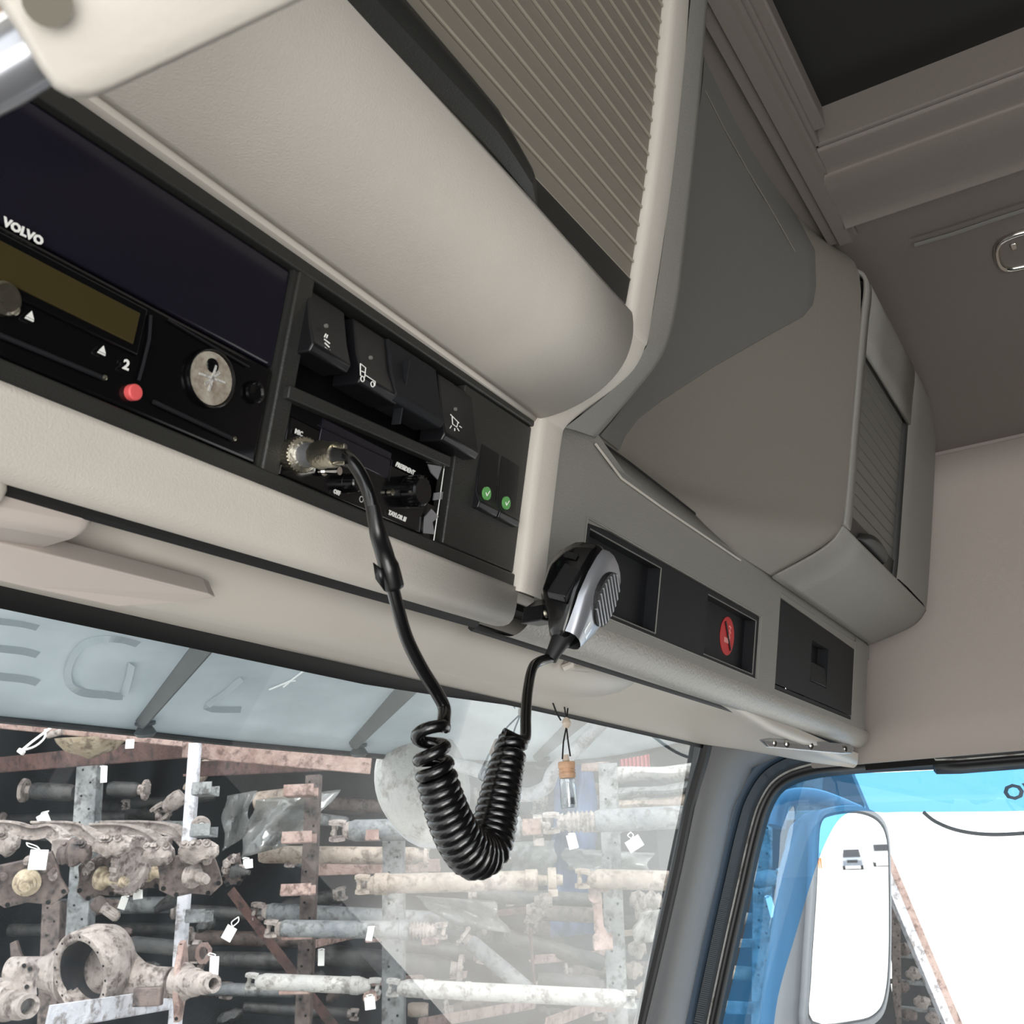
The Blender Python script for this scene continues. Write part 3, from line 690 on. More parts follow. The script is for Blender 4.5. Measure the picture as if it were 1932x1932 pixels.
# small shutter
def prx(z):
    i = min(range(len(prRc)), key=lambda i: abs(prRc[i].z - EYE.z - z)); return prRc[i]
pr2 = prRc[sh_hi - 1:sh_lo + 1]; cm2 = [0]
for i in range(1, len(pr2)): cm2.append(cm2[-1] + (pr2[i] - pr2[i - 1]).length)
pt2 = .0135; e2 = cm2[-1] - .022
for i in range(int(e2 / pt2) + 1):
    s1_ = e2 - i * pt2; s0_ = max(0, s1_ - pt2)
    A_, B_ = sh_at(s1_, pr2, cm2), sh_at(max(s0_, 1e-4), pr2, cm2); up_ = (B_ - A_).normalized(); o_ = -up_.cross(XV)
    if o_.y > 0: o_ = -o_
    b = MB(); b.prism([Vector((XB + .004, p.y, p.z)) - o_ * .006 for p in (A_ - o_ * .004, A_ + o_ * .0012, A_ + up_ * .002, B_, B_ - o_ * .004)], XV * (XC - XB - .006))
    b.build('slat', 'slat2', cab, smooth=0)
A_, B_ = sh_at(cm2[-1], pr2, cm2), sh_at(e2, pr2, cm2); up_ = (B_ - A_).normalized(); o_ = -up_.cross(XV); o_ = -o_ if o_.y > 0 else o_
b = MB(); b.prism([Vector((XB + .004, p.y, p.z)) - o_ * .005 for p in (A_ - o_ * .004, A_ + o_ * .001, B_ + o_ * .001, B_ - o_ * .004)], XV * (XC - XB - .006)); rl = b.build('shutter_rail', 'black', cab)
b = MB(); rr = []
for i in range(13):
    t = i / 12; k = math.sin(math.pi * t) ** .4 if 0 < t < 1 else .1; x = XB + .055 + t * .12
    rr.append([Vector((x, A_.y, A_.z)) + up_ * (.004 + .016 * v * k) + o_ * (-.004 + .014 * u_ * k) for u_, v in ((0, 0), (.8, .1), (1, .5), (.6, .95), (0, 1))])
b.loft(rr); b.build('shutter_grip', 'black', rl, smooth=60)
b = MB(); b.grid([[Vector((x, p.y + .016, p.z)) for x in (XB - .002, XC + .004)] for p in prRc[sh_hi - 2:sh_lo + 2]]); b.build('shutter_channel', 'black_smooth', cab)
for xx in (XB + .001, XC - .001):
    b = MB(); b.grid([[Vector((xx, p.y - .001, p.z)), Vector((xx, p.y + .016, p.z))] for p in prRc[sh_hi - 1:sh_lo + 1]]); b.build('channel_side', 'black', cab, thick=.002)
# swept left flank: pale concave surface running down to the shelf lip
Lf = [L(.615, .158, .640), on(1320, 250, 'X', .615), on(1292, 470, 'X', .615), on(1248, 690, 'X', .612), on(1180, 775, 'X', .612), on(1128, 836, 'X', .612)]
Lf = [p + Vector((-.035, .020, 0)) for p in Lf]
Rf = [L(XA, .190, .640), L(XA, .154, .588), L(XA, .185, .43), L(XA, .205, .34), L(XA, .224, .305), L(XA, .289, .279)]
lc, rc_ = catmull(Lf, 6), catmull(Rf, 6)
rows = []
for j, (p, q) in enumerate(zip(lc, rc_)):
    v = j / (len(lc) - 1); row = []
    dep = .075 * math.sin(math.pi * v) ** .9
    for i in range(25):
        s_ = i / 24
        w_ = math.sin(math.pi * s_ ** .8) * dep
        row.append(p.lerp(q, s_) + Vector((w_ * .15, w_, 0)))
    rows.append(row)
b = MB(); b.grid(rows); sw = b.build('swept_side', 'grey_side', cab, smooth=80, fix=False)
bvh = BVHTree.FromPolygons(b.v, b.f)
def drape(x, y, off):
    r = ray(x, y).normalized(); h = bvh.ray_cast(EYE, r)
    if h[0] is None:
        h = bvh.find_nearest(EYE + r * 1.0); 
        return h[0] - r * off
    return h[0] - r * off
# dark pad lying in the recess
lft = [(1330, 90), (1322, 200), (1306, 340), (1288, 480), (1270, 590), (1246, 672), (1205, 735), (1165, 785), (1140, 815)]
rgt = [(1346, 112), (1385, 190), (1445, 300), (1500, 400), (1535, 470), (1538, 530), (1530, 580), (1490, 612), (1180, 850)]
rgt = [(1350, 118), (1400, 215), (1450, 308), (1500, 400), (1538, 472), (1540, 540), (1534, 575), (1515, 598), (1470, 622), (1350, 690), (1250, 755), (1205, 790), (1180, 822), (1168, 850)]
lft = [(1330, 90), (1326, 150), (1318, 220), (1309, 300), (1300, 380), (1290, 460), (1280, 530), (1270, 590), (1257, 645), (1240, 682), (1210, 725), (1180, 762), (1155, 795), (1132, 822)]
def interp(P, t):
    k = t * (len(P) - 1); i = min(int(k), len(P) - 2); f_ = k - i; return P[i][0] * (1 - f_) + P[i + 1][0] * f_, P[i][1] * (1 - f_) + P[i + 1][1] * f_
rows = []
for j in range(53):
    t = j / 52; a_, c_ = interp(lft, t), interp(rgt, t)
    rows.append([drape(a_[0] + (c_[0] - a_[0]) * i / 30, a_[1] + (c_[1] - a_[1]) * i / 30, .005 if i < 30 else .001) for i in range(31)])
b = MB(); b.grid(rows); b.build('dark_pad', 'bowl', cab, smooth=80)
b = MB(); b.tube([drape(x, y, .006) for x, y in [(1331, 172), (1365, 240), (1410, 320), (1455, 395), (1500, 475)]], .0006, 5); b.build('pad_seam', 'grey_side', cab)
# shelf lip in front of the pale surface
a0, a1, a2 = ppx(1122, 834, .0), ppx(1172, 900, .002), ppx(1395, 1055, .002)
b = MB(); top = [ppx(1126, 832, -.004), ppx(1250, 930, -.008), ppx(1392, 1040, -.004)]
b.grid([[ppx(x, y, -.010) , ppx(x2, y2, .001)] for (x, y), (x2, y2) in [((1128, 833), (1124, 838)), ((1185, 872), (1172, 902)), ((1260, 930), (1250, 958)), ((1330, 985), (1320, 1005)), ((1396, 1048), (1396, 1058))]])
b.build('shelf_lip', 'slat2', cab, thick=.002)
b = MB(); b.tube([ppx(x, y, .0015) for x, y in [(1124, 838), (1172, 902), (1250, 958), (1320, 1005), (1397, 1057)]], .0010, 6); b.build('lip_edge', 'cream_soft', cab)
b = MB(); b.tube([ppx(x, y, -.009) for x, y in [(1126, 830), (1185, 872), (1260, 930), (1330, 985), (1390, 1040)]], .0016, 6); b.build('shadow_gap', 'dark', cab)  # dark tube draws the shade line behind the shelf lip
# lower fascia: flat sheet with openings then rounded lower edge
fx = thing('lower_fascia', pp(1.0, .13, 0), 'greenish grey fascia strip carrying the dark panels right of the microphone', 'fascia panel')
JX0, JX1, JU0, JU1 = pu(1108, 975)[0], pu(1436, 1163)[0], pu(1424, 1281)[1], pu(1435, 1163)[1]
KX0, KX1, KU0, KU1 = pu(1468, 1200)[0], pu(1612, 1260)[0], pu(1462, 1300)[1], pu(1472, 1117)[1]
FT = pu(1450, 1088)[1]; FB = pu(1424, 1290)[1] - .004
fa = [(.5565, JX0, FB, FT), (JX0, JX1, JU1, FT), (JX0, JX1, FB, JU0), (JX1, KX0, FB, FT), (KX0, KX1, FB, KU0), (KX1, 1.445, FB, FT)]
b = MB()
for xa, xb, ua, ub in fa: b.add([pp(xa, ua), pp(xb, ua), pp(xb, ub), pp(xa, ub)], [(0, 1, 2, 3)])
for xa, xb, ua, ub in ((JX0, JX1, JU0, JU1), (KX0, KX1, KU0, KU1)):
    for p, q in (((xa, ua), (xb, ua)), ((xb, ua), (xb, ub)), ((xb, ub), (xa, ub)), ((xa, ub), (xa, ua))):
        b.add([pp(*p), pp(*q), pp(*q, -.02), pp(*p, -.02)], [(0, 1, 2, 3)])
b.build('face', 'grey_trim', fx, smooth=0, fix=False)
b = MB(); pl_ = [(1010, 800), (1070, 775), (1130, 822), (1180, 893), (1250, 948), (1400, 1050), (1470, 1085), (1560, 1150), (1640, 1215), (1640, 1245), (1470, 1125), (1105, 985), (1010, 1000)]
b.prism([ppx(x, y, -.0008) for x, y in pl_], PN * .012); b.build('upper_band', 'grey_trim', fx, smooth=0)
lo = [pp(0, FB, 0), pp(0, FB - .005, .0005), pp(0, FB - .012, -.001), pp(0, FB - .019, -.006), pp(0, FB - .023, -.015), pp(0, FB - .020, -.030)]
lc_ = catmull(lo, 4)
b = MB(); b.grid([[Vector((x, p.y, p.z)) for p in lc_] for x in (.5565, .8, 1.0, 1.2, 1.47)]); b.build('rounded_lower_edge', 'grey_grain', fx, smooth=80)
b = MB(); b.tube([Vector((x, lc_[-2].y, lc_[-2].z - .001)) for x in (.53, .8, 1.1, 1.45)], .003, 6); b.build('lower_shadow_gap', 'rubber', fx)  # dark tube draws the shade of the gap below the fascia
# end of fascia towards the wall
b = MB(); b.grid([[Vector((x, p.y + (0 if x < 1.46 else .02), p.z)) for x in (1.44, 1.462, 1.478, 1.486)] for p in ([pp(0, FT)] + [pp(0, FB)] + lc_)]); b.build('end_piece', 'grey_trim', fx, smooth=60)
# dark insert with two square pockets
ins = thing('storage_insert', pp((JX0 + JX1) / 2, JU0, 0), 'long charcoal insert with two shallow square pockets behind the microphone', 'panel')
PK = [(pu(1113, 1010)[0] + .002, pu(1250, 1080)[0] - .0, JU0 + .004, JU1 - .006), (pu(1335, 1170)[0], pu(1430, 1170)[0] - .001, JU0 + .004, JU1 - .006)]
b = MB(); e = -.0015
xs_ = [JX0 + .0012, PK[0][0], PK[0][1], PK[1][0], PK[1][1], JX1 - .0012]; us = [JU0 + .0012, PK[0][2], PK[0][3], JU1 - .0012]
for i in range(5):
    for j in range(3):
        if i in (1, 3) and j == 1: continue
        b.add([pp(xs_[i], us[j], e), pp(xs_[i + 1], us[j], e), pp(xs_[i + 1], us[j + 1], e), pp(xs_[i], us[j + 1], e)], [(0, 1, 2, 3)])
for xa, xb, ua, ub in PK:
    for p, q in (((xa, ua), (xb, ua)), ((xb, ua), (xb, ub)), ((xb, ub), (xa, ub)), ((xa, ub), (xa, ua))):
        b.add([pp(*p, e), pp(*q, e), pp(*q, -.014), pp(*p, -.014)], [(0, 1, 2, 3)])
b.build('face', 'charcoal', ins, smooth=0, fix=False)
for i, (xa, xb, ua, ub) in enumerate(PK):
    pbox('pocket_floor', 'charcoal', ins, xa, xb, ua, ub, -.018, -.013)
    b = MB(); b.tube([pp(xa, ub, e), pp(xb, ub, e), pp(xb, ua, e)], .0006, 6); b.tube([pp(xa, ua, e), pp(xb, ua, e)], .0006, 6); b.build('pocket_edge', 'slat2', ins)
b = MB(); b.tube([pp(JX0, JU0, .0003), pp(JX0, JU1, .0003), pp(JX1, JU1, .0003), pp(JX1, JU0, .0003), pp(JX0, JU0, .0003)], .0007, 6); b.build('insert_border', 'grey_trim', ins)
# no smoking sticker
c = ppx(1372, 1200, -.0125); stk = thing('no_smoking_sticker', c, 'red oval no smoking sticker in the right pocket of the dark insert', 'sticker')
b = MB(); b.lathe(c + PN * .0004, -PN, [(0, .0185), (.0006, .0185), (.0006, 0)], 32); b.build('disc', 'red_print', stk, smooth=0)
g = c - PN * .0006
b = MB(); b.box(g - XV * .003 - PU * .0045, XV * .0055, PU * .0024, PN * .0002); b.build('cigarette', 'pink_print', stk)
b = MB(); b.tube([g + XV * x * .001 + PU * y * .001 for x, y in [(4, -4), (5, -1), (3, 1), (6, 4), (3, 6), (6, 9), (2, 10)]], .0008, 5); b.build('smoke_line', 'pink_print', stk)
b = MB(); b.box(g - PN * .0004, (XV * .6 - PU * .8) * .0155, (XV * .8 + PU * .6) * .0014, PN * .0003); b.build('slash', 'black_smooth', stk)
# dark door with latch
kd = thing('storage_door', pp((KX0 + KX1) / 2, KU0, 0), 'square charcoal flap with a recessed latch at the right end of the fascia', 'flap door')
lx0, lx1, lu0, lu1 = pu(1532, 1240)[0], pu(1564, 1240)[0], pu(1545, 1292)[1], pu(1547, 1215)[1]
b = MB(); e = -.001; xs_ = [KX0 + .0015, lx0, lx1, KX1 - .0015]; us = [KU0 + .006, lu0, lu1, KU1 - .008]
for i in range(3):
    for j in range(3):
        if i == 1 and j == 1: continue
        b.add([pp(xs_[i], us[j], e), pp(xs_[i + 1], us[j], e), pp(xs_[i + 1], us[j + 1], e), pp(xs_[i], us[j + 1], e)], [(0, 1, 2, 3)])
for p, q in (((lx0, lu0), (lx1, lu0)), ((lx1, lu0), (lx1, lu1)), ((lx1, lu1), (lx0, lu1)), ((lx0, lu1), (lx0, lu0))):
    b.add([pp(*p, e), pp(*q, e), pp(*q, -.016), pp(*p, -.016)], [(0, 1, 2, 3)])
b.build('door_leaf', 'charcoal', kd, smooth=0, fix=False)
pbox('upper_strip', 'charcoal', kd, KX0 + .001, KX1 - .001, KU1 - .007, KU1 - .001, -.01, -.0025)
pbox('lower_strip', 'charcoal', kd, KX0 + .001, KX1 - .001, KU0 + .001, KU0 + .005, -.01, -.0015)
pbox('latch_well', 'black_smooth', kd, lx0, lx1, lu0, lu1, -.02, -.014)
lm = (lu0 + lu1) / 2
b = MB(); b.prism([pp(lx0 + .002, u, e) for u, e in ((lm, -.012), (lm, -.003), (lu0 + .001, -.0005), (lu0 + .001, -.012))], XV * (lx1 - lx0 - .004)); b.build('latch', 'charcoal', kd, bevel=.001)

# ================================================================== header, sun blind, lamp
hd = []
for x in list(np.linspace(XL, 1.1, 14)) + [1.2, 1.3, 1.33, 1.36, 1.39, 1.42, 1.445, 1.47]:
    k = max(0, (x - .95) / .52); kk = k * k * (3 - 2 * k) if k < 1 else 1
    zb0 = .176 - .036 * min(1, max(0, (x - .6) / .5)) - .012 * kk
    xs5 = [1.0, 1.3, 1.36, 1.42, 1.47]
    yf = float(np.interp(x, xs5, [wtop(1.0), .512, .465, .41, .345])); zf = float(np.interp(x, xs5, [wz(1.0) - .002, .156, .147, .134, .124]))
    if x < 1.0: yf, zf = wtop(x) - .004, wz(x) - .003
    yb = .336; m_ = .016 * (1 - kk)
    hd.append([L(x, yb - .004, zb0 + .01), L(x, yb, zb0 - .004), L(x, yb + (yf - yb) * .3, zb0 + (zf - zb0) * .3 + m_ - .004 * k), L(x, yb + (yf - yb) * .65, zb0 + (zf - zb0) * .65 + m_ * .6 - .006 * k), L(x, yf - .008, zf - .001), L(x, yf, zf + .002), L(x, yf + .004, zf + .02)])
hd = [catmull(r_, 3) for r_ in hd]
b = MB(); b.grid(hd); struct(b.build('trim_7', 'cream_soft', smooth=80, fix=True))
hb = BVHTree.FromPolygons(b.v, b.f)
def hdrape(x, y, off=.0):
    r = ray(x, y).normalized(); h = hb.ray_cast(EYE, r); p = h[0] if h[0] else hb.find_nearest(EYE + r * .8)[0]
    return p - r * off
# roller blind cassette
axA = near_line(195, 1010, L(.5, .41, .155)); axB = on(1040, 1245, 'Y', .405); axT = on(1190, 1277, 'Y', .41)
bl = thing('roller_blind', L(.4, .41, .11), 'long cream roller blind housing across the top of the windscreen with pointed right end', 'sun blind')
b = MB(); P, rr = [], []
for i in range(12): P.append(axA.lerp(axB, i / 11) - XV * .0); rr.append(.030)
dirn = (axT - axB)
for t, r_ in ((.25, .029), (.5, .0255), (.75, .019), (.93, .011), (1, .004)): P.append(axB + dirn * t); rr.append(r_)
P.insert(0, P[0] - XV * .008); rr.insert(0, .026); P.insert(0, P[0] - XV * .4); rr.insert(0, .026)
b.tube(P, rr, 28, squash=(ZV, .95)); b.build('housing', 'cream_soft', bl, smooth=80)
b = MB(); c0_, c1_ = on(1070, 1228, 'Y', .372), on(1118, 1244, 'Y', .372)
b.tube([on(1062, 1226, 'Y', .374), on(1082, 1240, 'Y', .368), on(1078, 1255, 'Y', .37), on(1062, 1262, 'Y', .376)], .0035, 8)
b.build('hook_clip', 'cream', bl)
b = MB(); b.prism([on(x, y, 'Y', .376) for x, y in [(1072, 1215), (1122, 1236), (1118, 1268), (1068, 1262)]], YV * .02); b.build('clip_block', 'cream', bl, bevel=.003)
# end cap box at lower left
eb = thing('visor_mount', on(90, 1005, 'Y', .36), 'pinkish cream square mount overlapping the left end of the roller blind', 'visor mount')
q = [on(x, y, 'Y', .345) for x, y in [(-140, 845), (188, 940), (184, 985), (170, 1003), (150, 1012), (-140, 960)]]
b = MB(); b.prism(q, YV * .05); b.build('cover', 'visor_cream', eb, bevel=.006)
b = MB(); b.prism([on(x, y, 'Y', .338) for x, y in [(-120, 850), (22, 893), (22, 925), (6, 958), (-120, 925)]], YV * .02); b.build('front_plate', 'cream_soft', eb, bevel=.004)
# pinkish visor blade behind the mount
vb = thing('sun_visor', on(150, 1120, 'Y', .5), 'flat pinkish cream sun visor blade folded against the windscreen header, lower left', 'sun visor')
q = [(-150, 985), (0, 1025), (200, 1073), (395, 1122), (408, 1128), (330, 1137), (222, 1146), (45, 1108), (-150, 1062)]
ys = [.368, .368, .368, .37, .372, .38, .385, .385, .385]
b = MB(); pts = [on(x, y, 'Y', v) for (x, y), v in zip(q, ys)]; b.prism(pts, Vector((0, .006, .01))); b.build('blade', 'visor_cream', vb, bevel=.001, smooth=0)
# courtesy lamp at the right end
lamp = thing('courtesy_lamp', hdrape(1525, 1412), 'slim clear courtesy lamp set in the header above the side window corner', 'lamp')
lpx = [(1438, 1396), (1456, 1393), (1600, 1404), (1608, 1412), (1604, 1421), (1590, 1422), (1452, 1410)]
def lpt(x, y): return on(x, y, 'Y', .352 - .036 * (x - 1438) / 170)
lp = [lpt(x, y) for x, y in lpx]; cen = sum(lp, Vector()) / len(lp); vdir = (EYE - cen).normalized()
b = MB(); b.prism([p + vdir * .001 for p in lp], -vdir * .006); b.build('lens', 'lens', lamp, bevel=.001)
b = MB(); b.prism([cen + (p - cen) * 1.06 - vdir * .0035 for p in lp], -vdir * .004); b.build('bezel', 'silver', lamp, bevel=.001)
b = MB()
for x, y in ((1458, 1402), (1482, 1404), (1528, 1407), (1592, 1413)): b.lathe(lpt(x, y) - vdir * .003, vdir, [(0, .0045), (.0012, .003), (.0016, 0)], 10)
b.build('reflector', 'chrome', lamp)
b = MB(); b.tube([on(x, y, 'Y', v) for x, y, v in [(1290, 1308, .352), (1400, 1338, .350), (1520, 1370, .346), (1622, 1400, .342)]], [.003, .005, .005, .003], 8); struct(b.build('trim_9', 'cream_soft'))

# ================================================================== foreground lamp unit, top left
fu = thing('ceiling_lamp_unit', EYE + ray(250, 60).normalized() * .2, 'blurred pale plastic lamp unit close to the lens in the top left corner', 'lamp unit')
def fg(x, y, d): return EYE + ray(x, y).normalized() * d
fo = [(330, 118), (575, 0), (820, -122), (880, -165), (892, -205), (870, -245), (600, -470), (440, -560), (380, -585), (320, -585), (180, -520), (-60, -405), (-130, -365), (-160, -320), (-150, -265), (-60, -80), (30, 60), (72, 130), (100, 168), (130, 185), (165, 188), (200, 178)]
vd = ray(200, 50).normalized(); cen0 = fg(300, -150, .205)
def fgp(x, y):
    r = ray(x, y).normalized(); return EYE + r * ((cen0 - EYE).dot(vd) / r.dot(vd))
top = [fgp(x, y) for x, y in fo]; cc = sum(top, Vector()) / len(top)
b = MB(); rings = [[cc + (p - cc) * k_ + vd * o_ for p in top] for k_, o_ in ((.93, -.005), (.965, -.0035), (.985, -.001), (1, .003), (1, .016), (.96, .026), (.88, .030))]
b.loft(rings); b.build('shell', 'cream_soft', fu, smooth=80)
b = MB(); sp_ = cc + vd * .018 + cam_d * -.02; b.tube([sp_, sp_ + ZV * .05, Vector((sp_.x, sp_.y, EYE.z + .625))], [.022, .016, .018], 16); b.build('ceiling_stalk', 'cream_soft', fu, smooth=60)
b = MB(); c = fg(88, 2, .1935); b.lathe(c + vd * .004, -vd, [(0, .0028), (.0012, .0034), (.0022, .0038)], 20); b.build('recess', 'tan_hole', fu)
gl = thing('chrome_bulb_holder', fg(20, 110, .22), 'blurred chrome and clear lamp end at the left edge beneath the pale unit', 'lamp')
b = MB(); b.tube([fg(-60, 165, .215), fg(0, 135, .215), fg(62, 98, .215)], .0062, 14); b.build('clear_cap', 'silver', gl, smooth=70)
b = MB(); b.tube([fg(-60, 110, .222), fg(0, 92, .222), fg(42, 78, .222)], .0055, 12); b.build('white_collar', 'white_panel', gl, smooth=70)
b = MB(); b.tube([fg(-60, 60, .23), fg(10, 52, .23)], .004, 10); b.build('amber_part', 'wood', gl, smooth=70)

# coat hook on the ceiling (chrome)
hk = thing('coat_hook', on(1910, 475, 'Z', .64), 'rounded chrome grab hook on the dark ceiling at the right edge', 'hook')
kp = [on(x, y, 'Z', .628) for x, y in [(1990, 425), (1932, 437), (1905, 446), (1886, 458), (1880, 475), (1886, 498), (1900, 507), (1932, 502), (1990, 490)]]
b = MB(); b.tube(catmull(kp, 4), .0042, 10, squash=(ZV, .8)); b.build('ring', 'chrome', hk, smooth=70)
b = MB(); b.prism([on(x, y, 'Z', .637) for x, y in [(1990, 440), (1910, 455), (1896, 478), (1905, 495), (1990, 480)]], ZV * .006); b.build('plate', 'dark', hk)
b = MB(); b.box(on(1912, 462, 'Z', .630), XV * .006, YV * .003, ZV * .003); b.build('hook_tab', 'chrome', hk, bevel=.001)

# ================================================================== microphone
mic = thing('cb_microphone', on(1100, 1200, 'Y', .27), 'black CB hand microphone with silver front and coiled black cord plugged into the radio', 'microphone')
m0 = on(1048, 1210, 'Y', .265); m1d = cp(.46, -.66, .60).normalized()
m0 = EYE + ray(1060, 1204).normalized() * .60
mn = cp(.60, .47, -.66); mn = (mn - m1d * mn.dot(m1d)).normalized(); mw = m1d.cross(mn).normalized()
ML = .058
def mring(t, hw, back, front, n=24, c=0):
    o = m0 + m1d * (ML * t) + mn * c; R_ = []
    for k in range(n):
        a_ = 2 * math.pi * k / n; ca, sa = math.cos(a_), math.sin(a_)
        e_ = 2 / 2.8
        cx_ = math.copysign(abs(ca) ** e_, ca) * hw; cy_ = math.copysign(abs(sa) ** e_, sa); R_.append(o + mw * cx_ + mn * (cy_ * (front if cy_ > 0 else back)))
    return R_
sh = [(-.04, .006, .005, .004), (0, .009, .008, .005), (.15, .015, .013, .006), (.35, .022, .023, .006), (.6, .026, .027, .006), (.82, .0265, .026, .006), (.94, .025, .022, .006), (1.0, .021, .010, .005), (1.03, .008, .004, .002)]
b = MB(); b.loft([mring(*r_) for r_ in sh]); b.build('body', 'black_gloss', mic, smooth=80)
b = MB(); fr_ = []
for t, hw, bk, ft in sh[1:-1]:
    hw2 = hw * .88; o = m0 + m1d * (ML * t)
    fr_.append([o + mw * (hw2 * u_) + mn * (ft * .2 + h_) for u_, h_ in ((-1, .0), (-.97, .0055), (-.8, .0085), (-.4, .0105), (0, .011), (.4, .0105), (.8, .0085), (.97, .0055), (1, .0))])
b.grid(fr_); b.build('front_plate', 'silver', mic, smooth=60)
# sound slots: dark oval with silver bars
gc = m0 + m1d * ML * .62 + mn * .0122
b = MB(); ov = [gc + m1d * math.cos(a_) * .017 + mw * math.sin(a_) * .0165 for a_ in np.linspace(0, 2 * math.pi, 28, endpoint=False)]
b.prism([p - mn * .002 for p in ov], mn * .0032); sg = b.build('sound_grille', 'rubber', mic, smooth=0)
for k in range(-4, 5):
    w_ = .0155 * math.sqrt(max(0, 1 - (k * .0036 / .017) ** 2)); b = MB(); b.box(gc + m1d * (k * .0036) + mn * .0012, m1d * .0007, mw * w_ * .95, mn * .0008); b.build('grille_bar', 'silver', sg, bevel=.0003)
b = MB(); b.box(m0 + m1d * ML * .18 + mn * .0108, m1d * .004, mw * .004, mn * .0012); b.build('silver_badge', 'chrome', mic)
# talk key on the back side
so = -mw if (-mw).dot(EYE - m0) > 0 else mw
b = MB(); b.box(m0 + m1d * ML * .42 + so * .0225 - mn * .005, m1d * .014, mn * .006, so * .0028); b.build('talk_key', 'black_smooth', mic, bevel=.001)
b = MB()
for k in range(6): b.box(m0 + m1d * ML * (.66 + k * .012) + so * .0268 - mn * .009, m1d * .0003, mn * .004, so * .0005)
b.build('grip_lines', 'rubber', mic)
b = MB(); rp0 = m0 - m1d * .004; b.tube([m0 + m1d * .006, m0 - m1d * .003, m0 - m1d * .007 + cp(-.001, .002, 0), m0 - m1d * .011 + cp(-.002, .004, 0)], [.0070, .0056, .0046, .0040], 14); b.build('cord_boot', 'rubber', mic)
# cord
yk = .262
cab_end = m0 - m1d * .010 + cp(-.002, .004, 0)
dist = (on(880, 1500, 'Y', yk) - EYE).length
wire = pxs(12, on(880, 1500, 'Y', yk))
lead = [(640, 858, .268), (660, 868, .262), (680, 895, .258), (697, 935, .255), (708, 985, .255), (722, 1030, .257), (735, 1085, .258), (750, 1145, .26), (768, 1205, .262), (795, 1260, .262), (823, 1305, .262), (838, 1335, .262), (837, 1362, .258)]
coil_c = [(814, 1368), (812, 1398), (817, 1435), (826, 1475), (838, 1515), (853, 1555), (872, 1590), (895, 1612), (917, 1603), (928, 1575), (936, 1540), (944, 1500), (952, 1462), (961, 1425), (969, 1388)]
CP_ = catmull([on(x, y, 'Y', yk) for x, y in coil_c], 24)
cl = [0]
for i in range(1, len(CP_)): cl.append(cl[-1] + (CP_[i] - CP_[i - 1]).length)
TOT = cl[-1]
turns = 31; NP = turns * 16
def dens(s):  # cumulative turns as a function of path fraction (looser at both ends)
    return s
fr_s = np.linspace(0, 1, 400); rate = np.array([1 / (1 + 2.2 * max(0, 1 - s / .2) + 1.2 * max(0, 1 - (1 - s) / .15)) for s in fr_s]); cumr = np.cumsum(rate); cumr /= cumr[-1]
pts = []; 
nrm_y = YV
for i in range(NP + 1):
    ph = i / NP; s = float(np.interp(ph, cumr, fr_s)); d_ = s * TOT
    j = min(len(cl) - 2, max(0, int(np.searchsorted(cl, d_)) - 1)); f_ = (d_ - cl[j]) / (cl[j + 1] - cl[j])
    c = CP_[j].lerp(CP_[j + 1], f_); T = (CP_[min(j + 3, len(CP_) - 1)] - CP_[max(j - 2, 0)]).normalized()
    n1 = cam_f - T * cam_f.dot(T); n1.normalize(); n2 = T.cross(n1)
    R_ = pxs(float(np.interp(s, [0, .2, .5, .75, 1], [25, 29, 38, 29, 19])), c)
    a_ = ph * turns * 2 * math.pi + math.pi * .5
    pts.append(c + n1 * math.cos(a_) * R_ * .85 + n2 * math.sin(a_) * R_)
leadp = [on(x, y, 'Y', v) for x, y, v in lead]
tail = [on(x, y, 'Y', v) for x, y, v in [(990, 1395, .262), (992, 1350, .268), (996, 1300, .275), (1008, 1255, .282)]] + [cab_end]
lead3 = catmull(leadp + [pts[0] * .5 + leadp[-1] * .5 + cp(0, .002, 0)], 6)
tail3 = catmull([pts[-1] * .5 + tail[0] * .5 + cp(0, .001, -.001)] + tail, 6)
b = MB(); b.tube(lead3 + pts + tail3, [wire * 1.05] * len(lead3) + [wire * .98] * len(pts) + [wire * 1.0] * len(tail3), 10)
b.build('coiled_cord', 'cord', mic, smooth=80)
tpath = catmull([on(x, y, 'Y', v) for x, y, v in [(703, 955, .254), (712, 1000, .254), (724, 1040, .256), (737, 1085, .257), (743, 1110, .258)]], 5)
b = MB(); b.tube(tpath, [pxs(v, tpath[0]) for v in np.interp(np.linspace(0, 1, len(tpath)), [0, .2, .3, .6, .62, .95, 1], [14, 15, 17, 18, 21, 21, 19])], 12); tw = b.build('tape_wrap', 'tape', mic, smooth=40)
b = MB(); tp0 = on(722, 1075, 'Y', .256); b.add([tp0, tp0 + cp(-.004, -.003, 0), tp0 + cp(-.003, .004, .001), tp0 + cp(.001, .009, .0)], [(0, 1, 2), (0, 2, 3)]); b.build('loose_tape_end', 'tape', tw, thick=.0008)
# plug: knurled ring, barrel, clamp
pa = ppx(552, 858, 0); pb = on(640, 858, 'Y', .268); pd = (pb - pa).normalized(); pl_ = (pb - pa).length
b = MB(); b.lathe(pa, pd, [(0, .0078), (pl_ * .10, .0082), (pl_ * .12, .0079), (pl_ * .26, .0079), (pl_ * .30, .0062)], 30); pg = b.build('plug_ring', 'nickel', mic)
b = MB()
for k in range(30):
    a_ = 2 * math.pi * k / 30; u_ = pd.orthogonal().normalized(); w_ = pd.cross(u_); dr = u_ * math.cos(a_) + w_ * math.sin(a_)
    b.box(pa + pd * pl_ * .19 + dr * .0081, pd * pl_ * .06, dr * .0003, dr.cross(pd) * .0004)
b.build('knurling', 'nickel', pg)
b = MB(); b.lathe(pa + pd * pl_ * .28, pd, [(0, .0056), (pl_ * .35, .0054)], 26); b.build('plug_barrel', 'silver', mic)
